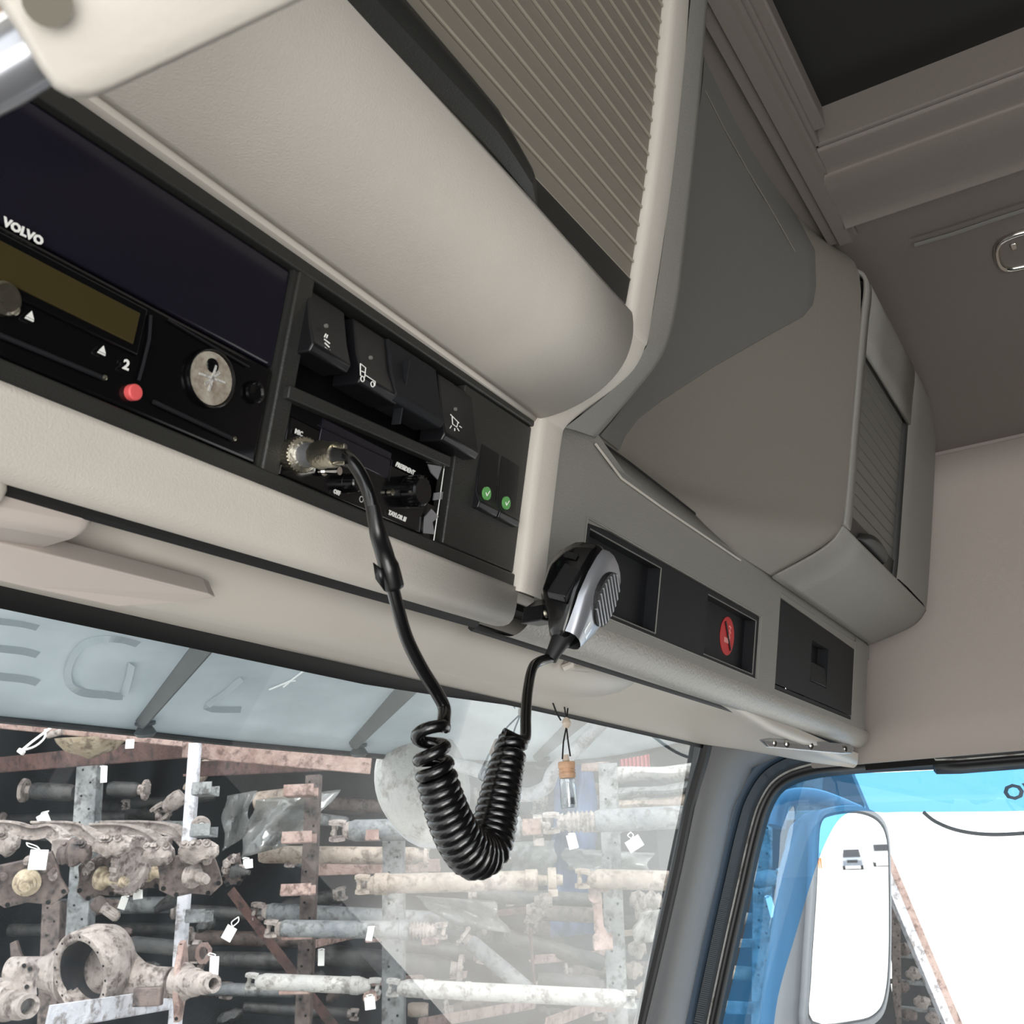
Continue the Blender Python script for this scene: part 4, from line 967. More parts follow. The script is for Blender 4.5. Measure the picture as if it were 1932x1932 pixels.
b = MB(); b.lathe(pa + pd * pl_ * .58, pd, [(0, .0062), (pl_ * .08, .0064), (pl_ * .16, .0058), (pl_ * .30, .0058), (pl_ * .38, .005)], 26); b.build('plug_collar', 'nickel', mic)
b = MB(); cc_ = pa + pd * pl_ * 1.02; b.box(cc_ + cp(0, -.0035, 0), pd * .005, cam_d * .0012, cam_f * .004); b.box(cc_ + cp(0, .0035, 0), pd * .005, cam_d * .001, cam_f * .004); b.build('cord_clamp', 'nickel', mic, bevel=.0005)
b = MB(); b.tube([pa + pd * pl_ * .9, pb, on(662, 870, 'Y', .262)], [.0040, .0042, .0032], 14); b.build('plug_boot', 'rubber', mic)
# holder bracket
hb_ = thing('microphone_holder', on(1045, 1150, 'Y', .30), 'small black clip bracket screwed to the fascia behind the microphone', 'bracket')
for x0, y0, x1, y1 in ((1048, 1140, 1066, 1080), (1062, 1140, 1084, 1076)):
    b = MB(); A_, B_ = on(x0, y0, 'Y', .287), on(x1, y1, 'Y', .285); b.tube([A_, A_.lerp(B_, .6) + cp(.001, 0, 0), B_], [.0022, .003, .0014], 8, squash=(cam_r, .5)); b.build('clip_arm', 'black_smooth', hb_)
b = MB(); b.prism([on(x, y, 'Y', .29) for x, y in [(1028, 1140), (1050, 1125), (1068, 1150), (1055, 1175), (1022, 1170)]], YV * .015); b.build('base', 'black_smooth', hb_, bevel=.001)
b = MB(); b.lathe(on(1030, 1157, 'Y', .289), -YV, [(0, .003), (.0012, .0026), (.0016, 0)], 12); b.build('screw_head', 'nickel', hb_)

# ================================================================== air freshener
af = thing('air_freshener', on(1075, 1522, 'Y', .53), 'tiny hanging glass bottle with wooden cap and bead on black string', 'air freshener')
fy = .53
def fz(x, y): return on(x, y, 'Y', fy)
sc1 = pxs(1, fz(1070, 1450))
b = MB(); top_ = fz(1098, 1449)
b0, b1 = fz(1069, 1440), fz(1075, 1522)
ax_ = (b1 - b0).normalized()
c = fz(1069.5, 1462)
b = MB(); b.lathe(fz(1070, 1466), ax_, [(0, sc1 * 11), (sc1 * 4, sc1 * 15), (sc1 * 54, sc1 * 15.5), (sc1 * 57, sc1 * 14), (sc1 * 57, 0)], 20); b.build('bottle', 'bottle_glass', af)
b = MB(); b.lathe(fz(1073, 1505), ax_, [(0, sc1 * 11), (sc1 * 12, sc1 * 12)], 14); b.build('oil_residue', 'silver', af)
b = MB(); b.lathe(fz(1068.5, 1437), ax_, [(0, sc1 * 15), (sc1 * 2, sc1 * 16), (sc1 * 12, sc1 * 16), (sc1 * 12.6, sc1 * 14.5), (sc1 * 14.4, sc1 * 14.5), (sc1 * 15, sc1 * 16), (sc1 * 18, sc1 * 16), (sc1 * 18.6, sc1 * 14.5), (sc1 * 20.4, sc1 * 14.5), (sc1 * 21, sc1 * 16), (sc1 * 30, sc1 * 15)], 20); b.build('wooden_cap', 'wood', af)
b = MB(); b.lathe(fz(1067, 1424), ax_, [(0, sc1 * 6), (sc1 * 12, sc1 * 7)], 12); b.build('cap_peg', 'bead', af)
b = MB(); b.lathe(fz(1068, 1353), ax_, [(0, sc1 * 2), (sc1 * 3, sc1 * 6), (sc1 * 11, sc1 * 9), (sc1 * 19, sc1 * 6), (sc1 * 22, sc1 * 2)], 14); b.build('bead', 'bead', af)
b = MB()
for P_ in ([(1060, 1308), (1066, 1340), (1068, 1356)], [(1074, 1308), (1071, 1340), (1069, 1356)], [(1045, 1308), (1043, 1326), (1050, 1345), (1058, 1359)], [(1068, 1374), (1063, 1400), (1061, 1432)], [(1069, 1374), (1072, 1400), (1076, 1427)]):
    b.tube([fz(*p) for p in P_], sc1 * 1.6, 6)
b.build('string', 'thread', af)

# ================================================================== outside: visor over the windscreen
vz = thing('outside_sun_visor', L(1.0, .8, .12), 'smoky blue-grey translucent visor outside above the windscreen with dark arms', 'sun visor')
bot = [(-250, 1335, .95), (0, 1356, .95), (260, 1382, .945), (450, 1402, .935), (640, 1419, .91), (800, 1432, .87), (1000, 1440, .79), (1110, 1434, .725), (1200, 1422, .67), (1322, 1396, .60)]
tp = [(-250, 1045, .73), (0, 1105, .73), (160, 1145, .73), (330, 1186, .725), (480, 1218, .72), (640, 1258, .712), (750, 1278, .70), (880, 1296, .68), (1000, 1310, .66), (1150, 1340, .625), (1322, 1380, .585)]
bc = catmull([on(x, y, 'Y', v) for x, y, v in bot], 10); tc_ = catmull([on(x, y, 'Y', v) for x, y, v in tp], 9)
def samp(P, t):
    k = t * (len(P) - 1); i = min(int(k), len(P) - 2); return P[i].lerp(P[i + 1], k - i)
rows = [[samp(tc_, u / 60).lerp(samp(bc, u / 60), v / 6) + ZV * (.018 * math.sin(math.pi * v / 6)) for v in range(7)] for u in range(61)]
b = MB(); b.grid(rows); b.build('panel', 'smoked', vz, smooth=80, thick=.004, off=1)
vb_ = BVHTree.FromPolygons(b.v, b.f)
def vdrape(x, y, off=.0):
    r = ray(x, y).normalized(); h = vb_.ray_cast(EYE, r); p = h[0] if h[0] else vb_.find_nearest(EYE + r * 1.2)[0]
    return p - r * off
b = MB(); b.tube([r_[-1] for r_ in rows], .0045, 8); b.build('edge_beading', 'rubber', vz)
b = MB(); b.tube([r_[0] for r_ in rows[3:38]], .0014, 6); b.build('bright_edge', 'scratch', vz)
# faint lettering seen through the panel
def band(pts_, wpx, name, mat, off=.005):
    P_ = catmull([vdrape(x, y, off) for x, y in pts_], 4); w_ = pxs(wpx / 2, P_[0]); b = MB()
    rr_ = []
    for i, p in enumerate(P_):
        t = (P_[min(i + 1, len(P_) - 1)] - P_[max(0, i - 1)]).normalized(); s_ = t.cross(cam_f).normalized(); rr_.append([p - s_ * w_, p + s_ * w_])
    b.grid(rr_); return b.build(name, mat, vz, smooth=0)
band([(262, 1215), (230, 1205), (195, 1203), (160, 1212), (138, 1235), (127, 1265), (132, 1292), (155, 1306), (195, 1310)], 18, 'faded_letter', 'smoked_letter', .0046)
band([(247, 1253), (240, 1285), (232, 1312)], 18, 'faded_letter', 'smoked_letter', .0046)
band([(195, 1310), (215, 1313), (232, 1313)], 16, 'faded_letter', 'smoked_letter', .0046)
for yy in (1170, 1222, 1275): band([(-10 + (yy - 1170) * -.05, yy), (40, yy + 6), (72, yy + 14)], 16, 'faded_letter', 'smoked_letter', .0046)
band([(455, 1280), (420, 1310), (390, 1335), (455, 1338)], 15, 'faded_letter', 'smoked_letter', .0046)
# scratches
b = MB()
for P_ in ([(508, 1301), (540, 1288), (550, 1283), (594, 1250)], [(535, 1296), (548, 1285), (558, 1284)]):
    b.tube([vdrape(x, y, .006) for x, y in P_], .0011, 5)
b.build('scratch_mark', 'scratch', vz)
# arms
for k, ((x0, y0), (x1, y1), w0, w1, la) in enumerate((((412, 1188), (262, 1368), 44, 22, 0), ((808, 1262), (665, 1408), 42, 20, 0), ((1112, 1345), (1012, 1432), 34, 16, 0))):
    A_, B_ = vdrape(x0, y0, .03), vdrape(x1, y1, .012); A_ = on(x0, y0 - 4, 'Y', .66 - .03 * k); d_ = (B_ - A_).normalized(); s_ = d_.cross(cam_f).normalized()
    b = MB(); b.prism([A_ - s_ * pxs(w0 / 2, A_), A_ + s_ * pxs(w0 / 2, A_), B_ + s_ * pxs(w1 / 2, B_), B_ + d_ * .008, B_ - s_ * pxs(w1 / 2, B_)], cam_f * .006)
    o = b.build('support_arm', 'bracket', vz, bevel=.001)
    b = MB(); c = vdrape(x1 + 12, y1 + 4, .012); b.lathe(c, cam_d, [(-.012, .004), (-.006, .004), (-.006, .011), (-.003, .011), (-.003, .006), (.006, .012), (.01, .009)], 14); b.build('clamp_bolt', 'bracket', o)
# kerb mirror outside the windscreen
km = thing('front_mirror', yd(780, 1560, 1.5), 'large round-backed grey kerb mirror hanging outside behind the coiled cord', 'mirror')
c = yd(787, 1478, 1.45)
kd_ = cp(.55, .30, .78).normalized(); ku = cp(.62, .6, 0); ku = (ku - kd_ * ku.dot(kd_)).normalized(); kv = kd_.cross(ku)
def kring(s_, o_, n=32): return [c + ku * math.cos(a_) * pxs(118, c) * s_ + kv * math.sin(a_) * pxs(92, c) * s_ + kd_ * o_ for a_ in np.linspace(0, 2 * math.pi, n, endpoint=False)]
b = MB(); b.loft([kring(.3, -.045), kring(.6, -.036), kring(.85, -.018), kring(.97, -.002), kring(1.0, .012)]); b.build('shell', 'shaft_white', km, smooth=80)
b = MB(); b.tube(kring(1.0, .014) + kring(1.0, .014)[:1], .006, 6); b.build('rim_gasket', 'mirror_shell', km)
b = MB(); b.loft([kring(.97, .013), kring(.96, .016), kring(.5, .022), kring(.05, .026)]); b.build('mirror_glass', 'mirror', km, smooth=80)
b = MB(); P_ = catmull([yd(x, y, 1.42) for x, y in [(760, 1440), (830, 1440), (905, 1455), (950, 1485), (990, 1500), (1030, 1485), (1045, 1455), (1090, 1410), (1160, 1340)]], 6); b.tube(P_, pxs(13, P_[0]), 12); b.build('support_tube', 'galv_light', km, smooth=80)

# ================================================================== outside the door: mirror, deflector, white panel
dm = thing('door_mirror', on(1590, 1932, 'X', 1.95) - ZV * .05, 'tall rounded rectangular door mirror with grey housing outside the side window', 'mirror')
DX = 1.78
mo = [(1560, 1535), (1610, 1530), (1650, 1545), (1668, 1580), (1672, 1650), (1672, 1800), (1665, 1880), (1648, 1915), (1610, 1930), (1525, 1932), (1522, 1850), (1532, 1700), (1537, 1600), (1542, 1550)]
mc = EYE + ray(1600, 1730).normalized() * 2.0
# orientation: mirror looks back along the cab side
vin = ray(1600, 1585).normalized(); vout = Vector((.03, -1, 0)).normalized(); mn_ = (vout - vin).normalized()
def onm(x, y, off=0):
    r = ray(x, y); return EYE + r * ((mc + mn_ * off - EYE).dot(mn_) / r.dot(mn_))
ml_ = catmull([onm(x, y) for x, y in mo], 4, closed=True); mcc = sum(ml_, Vector()) / len(ml_)
b = MB(); b.loft([[mcc + (p - mcc) * k_ + mn_ * o_ for p in ml_] for k_, o_ in ((.80, -.11), (.93, -.09), (1.03, -.05), (1.06, .0), (1.05, .008), (1.0, .010), (.985, .004))]); b.build('housing', 'mirror_shell', dm, smooth=60)
b = MB(); b.add([mcc + (p - mcc) * .97 + mn_ * .0085 for p in ml_], [tuple(range(len(ml_)))]); b.build('mirror_glass', 'mirror', dm, smooth=0, fix=False)
b = MB(); P_ = catmull([onm(x, y, -.03) for x, y in [(1527, 1560), (1500, 1640), (1490, 1740), (1478, 1840), (1470, 1932), (1465, 2050)]], 5); b.tube(P_, [.035 * (.7 + .3 * i / len(P_)) for i in range(len(P_))], 12, squash=(HR, .6)); b.build('mounting_arm', 'mirror_shell', dm, smooth=80)
b = MB(); P_ = catmull([onm(x, y, -.05) for x, y in [(1465, 1560), (1480, 1510), (1540, 1505), (1620, 1535)]], 5); b.tube(P_, .016, 10); b.build('upper_arm', 'car_white', dm, smooth=80)
# wind deflector (blue acrylic) outside the glass
wdf = thing('wind_deflector', on(1450, 1700, 'X', 1.59), 'translucent blue wind deflector along the front and top of the side window', 'wind deflector')
def dfl(x, y, o=0): return on(x, y, 'X', 1.60 + o)
inn = [(1350, 1990), (1380, 1860), (1408, 1740), (1432, 1620), (1446, 1540), (1470, 1490), (1520, 1470), (1590, 1461), (1700, 1456), (1830, 1450), (1932, 1446), (2100, 1436)]
outp = [(1455, 1990), (1468, 1880), (1505, 1750), (1538, 1640), (1565, 1575), (1590, 1540), (1622, 1530), (1665, 1533), (1705, 1532), (1770, 1532), (1932, 1530), (2100, 1520)]
A_ = catmull([dfl(x, y) for x, y in inn], 5); B_ = catmull([dfl(x, y, .02) for x, y in outp], 5)
b = MB(); b.grid([[p.lerp(q, t) + XV * (.012 * math.sin(math.pi * t)) for t in (0, .15, .4, .7, 1)] for p, q in zip(A_, B_)]); b.build('shield', 'deflector', wdf, smooth=80)
# arch shaped dark lower edge at the right
b = MB(); b.tube(catmull([dfl(x, y, .02) for x, y in [(1742, 1532), (1765, 1550), (1805, 1566), (1860, 1574), (1932, 1572), (2040, 1560)]], 5), .0028, 6); b.build('lower_edge', 'bracket', wdf)
b = MB(); b.lathe(dfl(1850, 1468, .006), -XV, [(0, .06), (.003, .05), (.004, .0)], 24)
# mirrored maker lettering on the deflector
tx_o = dfl(1880, 1510, -.003)
o = text('VOLVO', 'mirrored_lettering', 'seal_blue', wdf, tx_o + Vector((0, -.118, 0)), Vector((0, 1, 0)), ZV, .028, bold=.0009, sx=1.15)

# ================================================================== yard
b = MB(); b.add([Vector((-200, -250, 0)), Vector((200, -250, 0)), Vector((200, 100, 0)), Vector((-200, 100, 0))], [(0, 1, 2, 3)]); g_ = b.build('yard_ground', 'ground', smooth=0); struct(g_)
def post(rack, x0, y0, x1, y1, wpx, d, mat, holes=True):
    A_, B_ = yd(x0, y0, d), yd(x1, y1, d)
    dirr = (A_ - B_).normalized(); Tp = B_ + dirr * 0; foot = B_ - dirr * ((B_.z) / dirr.z)
    w_ = pxs(wpx / 2, (A_ + B_) / 2); s_ = HR
    b = MB(); cpt = (A_ + foot) / 2; h_ = (A_ - foot) / 2
    # angle iron: two flanges
    b.box(cpt, h_, s_ * w_, HD * .004); b.box(cpt + s_ * w_ * .95 + HD * w_ * .8, h_, s_ * .004, HD * w_ * .8)
    o = b.build('post', mat, rack, smooth=0)
    if holes:
        hb2 = MB(); n = int((A_ - B_).length / .055)
        for k in range(n): hb2.lathe(A_.lerp(B_, (k + .5) / n) + s_ * w_ * (.45 if k % 2 else -.35) - HD * .0065, HD, [(0, .005), (.001, .005)], 8)
        hb2.build('bolt_holes', 'dark', o)['kind'] = 'stuff'
    return o
def beam(par, x0, y0, x1, y1, wpx, d0, d1, mat, name='beam', lip=True):
    A_, B_ = yd(x0, y0, d0), yd(x1, y1, d1); t = (B_ - A_).normalized(); u_ = cam_d - t * cam_d.dot(t); u_.normalize(); w_ = pxs(wpx / 2, (A_ + B_) / 2); n_ = t.cross(u_)
    b = MB(); b.box((A_ + B_) / 2, (B_ - A_) / 2, u_ * w_, n_ * .004)
    if lip: b.box((A_ + B_) / 2 + u_ * w_ + n_ * .02 * (1 if n_.dot(HD) > 0 else -1), (B_ - A_) / 2, u_ * .004, n_ * .02)
    return b.build(name, mat, par, smooth=0)
def bracket(par, x, y, wpx, hpx, d, mat='rust', flip=1):
    c = yd(x, y, d - .06); w_, h_ = pxs(wpx / 2, c), pxs(hpx / 2, c)
    b = MB(); b.box(c, HR * w_, ZV * .003, HD * .05); b.box(c - HD * .05 + ZV * h_, HR * w_, ZV * h_, HD * .003); b.box(c + HD * .05 + ZV * h_ * .8, HR * w_ * 1.0, ZV * h_ * .8, HD * .003)
    b.box(c - HR * w_ * flip + ZV * h_ * .5, HR * .003, ZV * h_ * .5, HD * .05)
    return b.build('bracket', mat, par, smooth=0)
rkA = thing('left_parts_rack', Vector(yd(260, 1800, 4.2).xy.to_tuple() + (0,)), 'pale steel rack holding truck axles at the lower left', 'rack')
rkB = thing('shaft_rack', Vector(yd(860, 1800, 4.3).xy.to_tuple() + (0,)), 'tall bolted steel rack with rusty brackets holding rows of drive shafts', 'rack')
post(rkA, 366, 1402, 337, 1800, 19, 3.85, 'galv_light', holes=False)
post(rkA, 165, 1440, 140, 1830, 40, 4.7, 'galv')
post(rkA, 97, 1700, 92, 1830, 34, 5.0, 'cast_dark')
beam(rkA, -60, 1352, 345, 1392, 30, 3.95, 3.85, 'rust'); beam(rkA, 345, 1412, 700, 1444, 30, 3.9, 4.0, 'rust')
beam(rkA, -60, 1448, 355, 1410, 30, 5.4, 3.95, 'rust_dark'); beam(rkA, 365, 1450, 700, 1440, 22, 3.9, 5.6, 'rust_dark')
beam(rkA, 90, 1920, 345, 1880, 38, 3.2, 3.9, 'galv_light'); beam(rkA, 180, 1556, 345, 1556, 13, 4.6, 4.6, 'galv', lip=False)
for x, y in ((388, 1500), (385, 1578), (376, 1738)): bracket(rkA, x, y, 36, 22, 3.85, 'galv')
for a in ((590, 1462, 570, 1932, 27), (741, 1575, 741, 1932, 40), (1146, 1440, 1166, 1932, 36)): post(rkB, a[0], a[1], a[2], a[3], a[4], 4.35, 'galv' if a[4] > 27 else 'cast_dark')
for x, y in ((550, 1502), (547, 1590), (545, 1688), (548, 1770), (543, 1872)): bracket(rkB, x + 18, y, 56, 20, 4.3)
for x, y in ((706, 1585), (704, 1685), (706, 1775), (702, 1885)): bracket(rkB, x, y, 24, 18, 4.3)
for x, y in ((1004, 1575), (1118, 1568), (1130, 1682), (1138, 1790), (1142, 1905)): bracket(rkB, x, y, 34, 28, 4.3)
bracket(rkB, 812, 1780, 26, 16, 4.8)
beam(rkB, 435, 1680, 640, 1950, 20, 4.9, 4.9, 'rust_dark', 'brace', lip=False)
beam(rkB, 595, 1640, 830, 1632, 22, 5.0, 5.0, 'rust'); beam(rkB, 640, 1858, 880, 1838, 12, 4.6, 5.2, 'rust'); beam(rkB, 790, 1932, 1010, 1893, 18, 4.6, 5.4, 'rust')
beam(rkB, 1097, 1446, 1150, 1446, 16, 4.4, 4.4, 'rust'); beam(rkB, 596, 1780, 730, 1748, 12, 4.6, 5.4, 'rust'); beam(rkB, 1000, 1750, 1008, 1860, 12, 4.6, 4.6, 'rust_dark', 'brace', lip=False)
beam(rkB, 1170, 1762, 1235, 1755, 10, 4.6, 4.6, 'shaft_tan', lip=False); beam(rkB, 1010, 1810, 1140, 1800, 14, 4.9, 5.2, 'rust'); beam(rkB, 740, 1745, 1140, 1700, 10, 5.2, 5.6, 'rust_dark')
beam(rkB, 1030, 1932, 1140, 1890, 20, 4.5, 5.2, 'rust')

# drive shafts ----------------------------------------------------
def yoke(b, p, t, r, side=None):
    """two ears and a cross pin at p pointing along t"""
    s_ = side or cam_d; s_ = (s_ - t * s_.dot(t)).normalized(); q = t.cross(s_)
    b.lathe(p, t, [(0, r * .9), (r * .5, r * .75), (r * .7, r * .5)], 14)
    for k in (-1, 1):
        b.loft([[p + t * (r * (.4 + a)) + s_ * (r * k * o_) + q * (r * w_ * sg) + s_ * (r * k * th * m_) for sg, m_ in ((-1, 0), (1, 0), (1, 1), (-1, 1))] for a, o_, w_, th in ((0, .45, .55, .4), (.6, .62, .5, .35), (1.3, .66, .5, .32), (1.65, .66, .28, .3))])
    b.tube([p + t * r * 1.55 - s_ * r * 1.02, p + t * r * 1.55 + s_ * r * 1.02], r * .26, 10)
    b.tube([p + t * r * 1.55 - q * r * .95, p + t * r * 1.55 + q * r * .95], r * .24, 10)
def shaft(lab, x0, y0, x1, y1, rpx, d, mat='shaft_grey', ends=('yoke', 'yoke'), group=None, d1=None, extra=(), name='drive_shaft'):
    A_, B_ = yd(x0, y0, d), yd(x1, y1, d1 or d); t = (B_ - A_).normalized(); r = pxs(rpx, (A_ + B_) / 2); Ln = (B_ - A_).length
    th = thing(name, (A_ + B_) / 2 - ZV * r, lab, 'drive shaft', group)
    b = MB(); b.lathe(A_, t, [(0, r * .82), (r * .5, r), (Ln - r * .5, r), (Ln, r * .82)], 20); b.build('tube', mat, th)
    for p, tt, e in ((A_, -t, ends[0]), (B_, t, ends[1])):
        b = MB()
        if e == 'yoke': yoke(b, p, tt, r * .95); nm = 'yoke'
        elif e == 'flange':
            b.lathe(p, tt, [(0, r * .7), (r * .6, r * .65), (r * .7, r * 1.35), (r * 1.1, r * 1.4), (r * 1.15, r * .5)], 20); nm = 'flange'
            for k in range(6):
                u_ = tt.orthogonal().normalized(); w_ = tt.cross(u_); a_ = k * math.pi / 3; b.lathe(p + (u_ * math.cos(a_) + w_ * math.sin(a_)) * r * 1.1 + tt * r * 1.1, tt, [(0, r * .14), (r * .15, r * .12)], 8)
        elif e == 'spline':
            b.lathe(p, tt, [(0, r * .75), (r * .4, r * .6), (r * 2.2, r * .58), (r * 2.4, r * .4)], 18); nm = 'splined_end'
            for k in range(14):
                u_ = tt.orthogonal().normalized(); w_ = tt.cross(u_); a_ = k * math.pi / 7; dr = u_ * math.cos(a_) + w_ * math.sin(a_); b.box(p + tt * r * 1.3 + dr * r * .6, tt * r * .8, dr * r * .05, dr.cross(tt) * r * .06)
        elif e == 'bearing':
            b.lathe(p, tt, [(0, r * .6), (r * 1.0, r * .5), (r * 1.05, r * 1.25), (r * 1.9, r * 1.25), (r * 1.95, r * .6), (r * 2.6, r * .5)], 22); b.box(p + tt * r * 1.5 + ZV * -r * 1.25, tt * r * .5, ZV * r * .35, HD * r * 1.1); nm = 'centre_bearing'
        elif e == 'bellows':
            pr_ = [(0, r * .7)]
            for k in range(6): pr_ += [(r * (.3 + k * .4), r * 1.0), (r * (.5 + k * .4), r * .72)]
            b.lathe(p, tt, pr_ + [(r * 2.8, r * .6)], 20); nm = 'bellows'; yoke(b, p + tt * r * 2.8, tt, r * .9)
        else: continue
        b.build(nm, 'shaft_white' if mat == 'shaft_white' else ('shaft_tan' if mat == 'shaft_tan' else 'cast'), th)
    for f_, l_, k_ in extra:
        b = MB(); b.lathe(A_.lerp(B_, f_) - t * l_ * r, t, [(0, r), (r * .1, r * k_), (l_ * 2 * r - r * .1, r * k_), (l_ * 2 * r, r)], 20); b.build('collar', mat, th)
    return th
shaft('tan drive shaft on the second bracket row left of the coiled cord', 490, 1612, 790, 1615, 16, 4.7, 'shaft_tan', ('none', 'flange'))
shaft('grey drive shaft with bellows joint partly behind the round mirror, top row', 660, 1567, 985, 1563, 20, 4.25, 'shaft_grey', ('yoke', 'bearing'), extra=((.95, .7, 1.1),))
shaft('glossy blue-grey drive shaft on the top row right of the hanging bottle', 1330, 1540, 1122, 1549, 21, 4.15, 'shaft_grey', ('none', 'bellows'))
shaft('long pale tan drive shaft on the third row under the coiled cord', 705, 1668, 1015, 1661, 18, 4.15, 'shaft_tan', ('yoke', 'bearing'), extra=((.96, .7, 1.12), (.05, .8, 1.1)))
shaft('cream drive shaft on the third row running behind the windscreen pillar', 1270, 1662, 1120, 1658, 18, 4.15, 'shaft_tan', ('none', 'yoke'))
shaft('dusty grey shaft lying behind the fourth row left of centre', 505, 1720, 900, 1740, 16, 4.9, 'shaft_grey', ('yoke', 'flange'))
shaft('blue-grey drive shaft with forked end on the fourth row', 530, 1752, 770, 1755, 16, 4.2, 'shaft_grey', ('yoke', 'bellows'), extra=((.97, .6, 1.15),))
shaft('pale drive shaft at the bottom left of the shaft rack', 492, 1852, 690, 1860, 15, 4.2, 'shaft_white', ('yoke', 'yoke'), extra=((.9, .6, 1.1),))
shaft('longest white drive shaft along the bottom row', 760, 1864, 1170, 1884, 16, 4.15, 'shaft_white', ('yoke', 'yoke'), extra=((.12, .6, 1.12), (.3, .4, 1.08)))
shaft('slanting grey shaft leaning down between the two centre posts', 885, 1775, 1010, 1880, 15, 4.5, 'shaft_grey', ('flange', 'none'))
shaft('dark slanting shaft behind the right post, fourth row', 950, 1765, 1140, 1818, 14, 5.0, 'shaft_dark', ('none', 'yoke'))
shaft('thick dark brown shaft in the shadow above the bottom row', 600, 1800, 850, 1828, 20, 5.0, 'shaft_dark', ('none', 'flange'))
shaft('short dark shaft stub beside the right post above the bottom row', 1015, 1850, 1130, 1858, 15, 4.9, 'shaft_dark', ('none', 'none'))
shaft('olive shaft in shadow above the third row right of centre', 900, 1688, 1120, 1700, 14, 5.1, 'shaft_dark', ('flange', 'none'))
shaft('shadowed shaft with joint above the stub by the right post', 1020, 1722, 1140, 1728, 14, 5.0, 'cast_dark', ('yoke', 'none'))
shaft('rusty flanged shaft at the upper left between the rack posts', 205, 1488, 262, 1490, 14, 5.0, 'shaft_dark', ('none', 'flange'))
shaft('dark shaft bundle end at the upper left behind the grey post', 60, 1492, 140, 1496, 16, 5.2, 'shaft_dark', ('flange', 'none'))
shaft('splined stub hanging beneath the second axle hub', 178, 1700, 195, 1712, 15, 4.3, 'cast_dark', ('none', 'spline'))
shaft('pale stub with splined tip rising beside the white post top', 372, 1470, 392, 1440, 14, 4.1, 'shaft_tan', ('yoke', 'spline'))
shaft('grey yoke ended shaft left of the white post', 345, 1500, 318, 1520, 16, 4.4, 'cast', ('none', 'yoke'))
shaft('grey shaft with round flange lying behind the banjo axle', 245, 1780, 350, 1790, 14, 4.5, 'shaft_dark', ('none', 'bearing'))
shaft('small shaft lying on the beam below the bottom row at left', 770, 1905, 808, 1905, 13, 4.5, 'shaft_tan', ('none', 'none'))
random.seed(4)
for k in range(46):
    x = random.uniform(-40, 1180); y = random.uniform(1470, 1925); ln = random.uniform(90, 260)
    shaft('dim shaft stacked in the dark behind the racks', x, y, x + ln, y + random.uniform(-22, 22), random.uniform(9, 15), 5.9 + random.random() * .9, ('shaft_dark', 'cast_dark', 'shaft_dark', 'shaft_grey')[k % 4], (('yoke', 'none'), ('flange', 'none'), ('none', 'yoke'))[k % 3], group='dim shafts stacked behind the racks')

# axles, knuckles and housings at the left --------------------------
def axle_beam(lab, pts_, rpx, d, mat='cast'):
    P_ = catmull([yd(x, y, d + k_) for x, y, k_ in pts_], 6); r = pxs(rpx, P_[0]); th = thing('axle_beam', P_[len(P_) // 2] - ZV * r, lab, 'axle')
    rings = []
    for i, p in enumerate(P_):
        t = (P_[min(i + 1, len(P_) - 1)] - P_[max(0, i - 1)]).normalized(); u_ = (ZV - t * ZV.dot(t)).normalized(); q_ = t.cross(u_)
        rings.append([p + u_ * r * a + q_ * r * c_ for a, c_ in ((1, -.9), (1, .9), (.65, .9), (.55, .25), (-.55, .25), (-.65, .9), (-1, .9), (-1, -.9), (-.65, -.9), (-.55, -.25), (.55, -.25), (.65, -.9))])
    b = MB(); b.loft(rings); b.build('beam', mat, th, smooth=30, bevel=.002)
    b = MB(); b.lathe(P_[-1] - ZV * r * 1.6, ZV, [(0, r * .8), (r * .3, r * 1.1), (r * 3.2, r * 1.1), (r * 3.4, r * .7)], 16); b.build('king_pin_eye', mat, th)
    return th
axle_beam('nearest curved cast front axle beam at the left edge', [(-60, 1560, 0), (20, 1562, 0), (60, 1572, 0), (95, 1568, .02), (120, 1590, .0), (112, 1608, -.05)], 13, 3.7)
axle_beam('second curved front axle beam with its end rising behind the hubs', [(60, 1562, .2), (130, 1562, .2), (165, 1574, .2), (195, 1596, .1), (215, 1605, 0)], 12, 3.75)
axle_beam('third curved front axle beam ending at the right hub', [(170, 1566, .3), (230, 1566, .3), (275, 1578, .25), (310, 1602, .1)], 12, 3.75)
axle_beam('hindmost long curved axle beam arching to the white post', [(190, 1560, .5), (280, 1560, .5), (330, 1568, .45), (358, 1596, .3)], 11, 3.8)
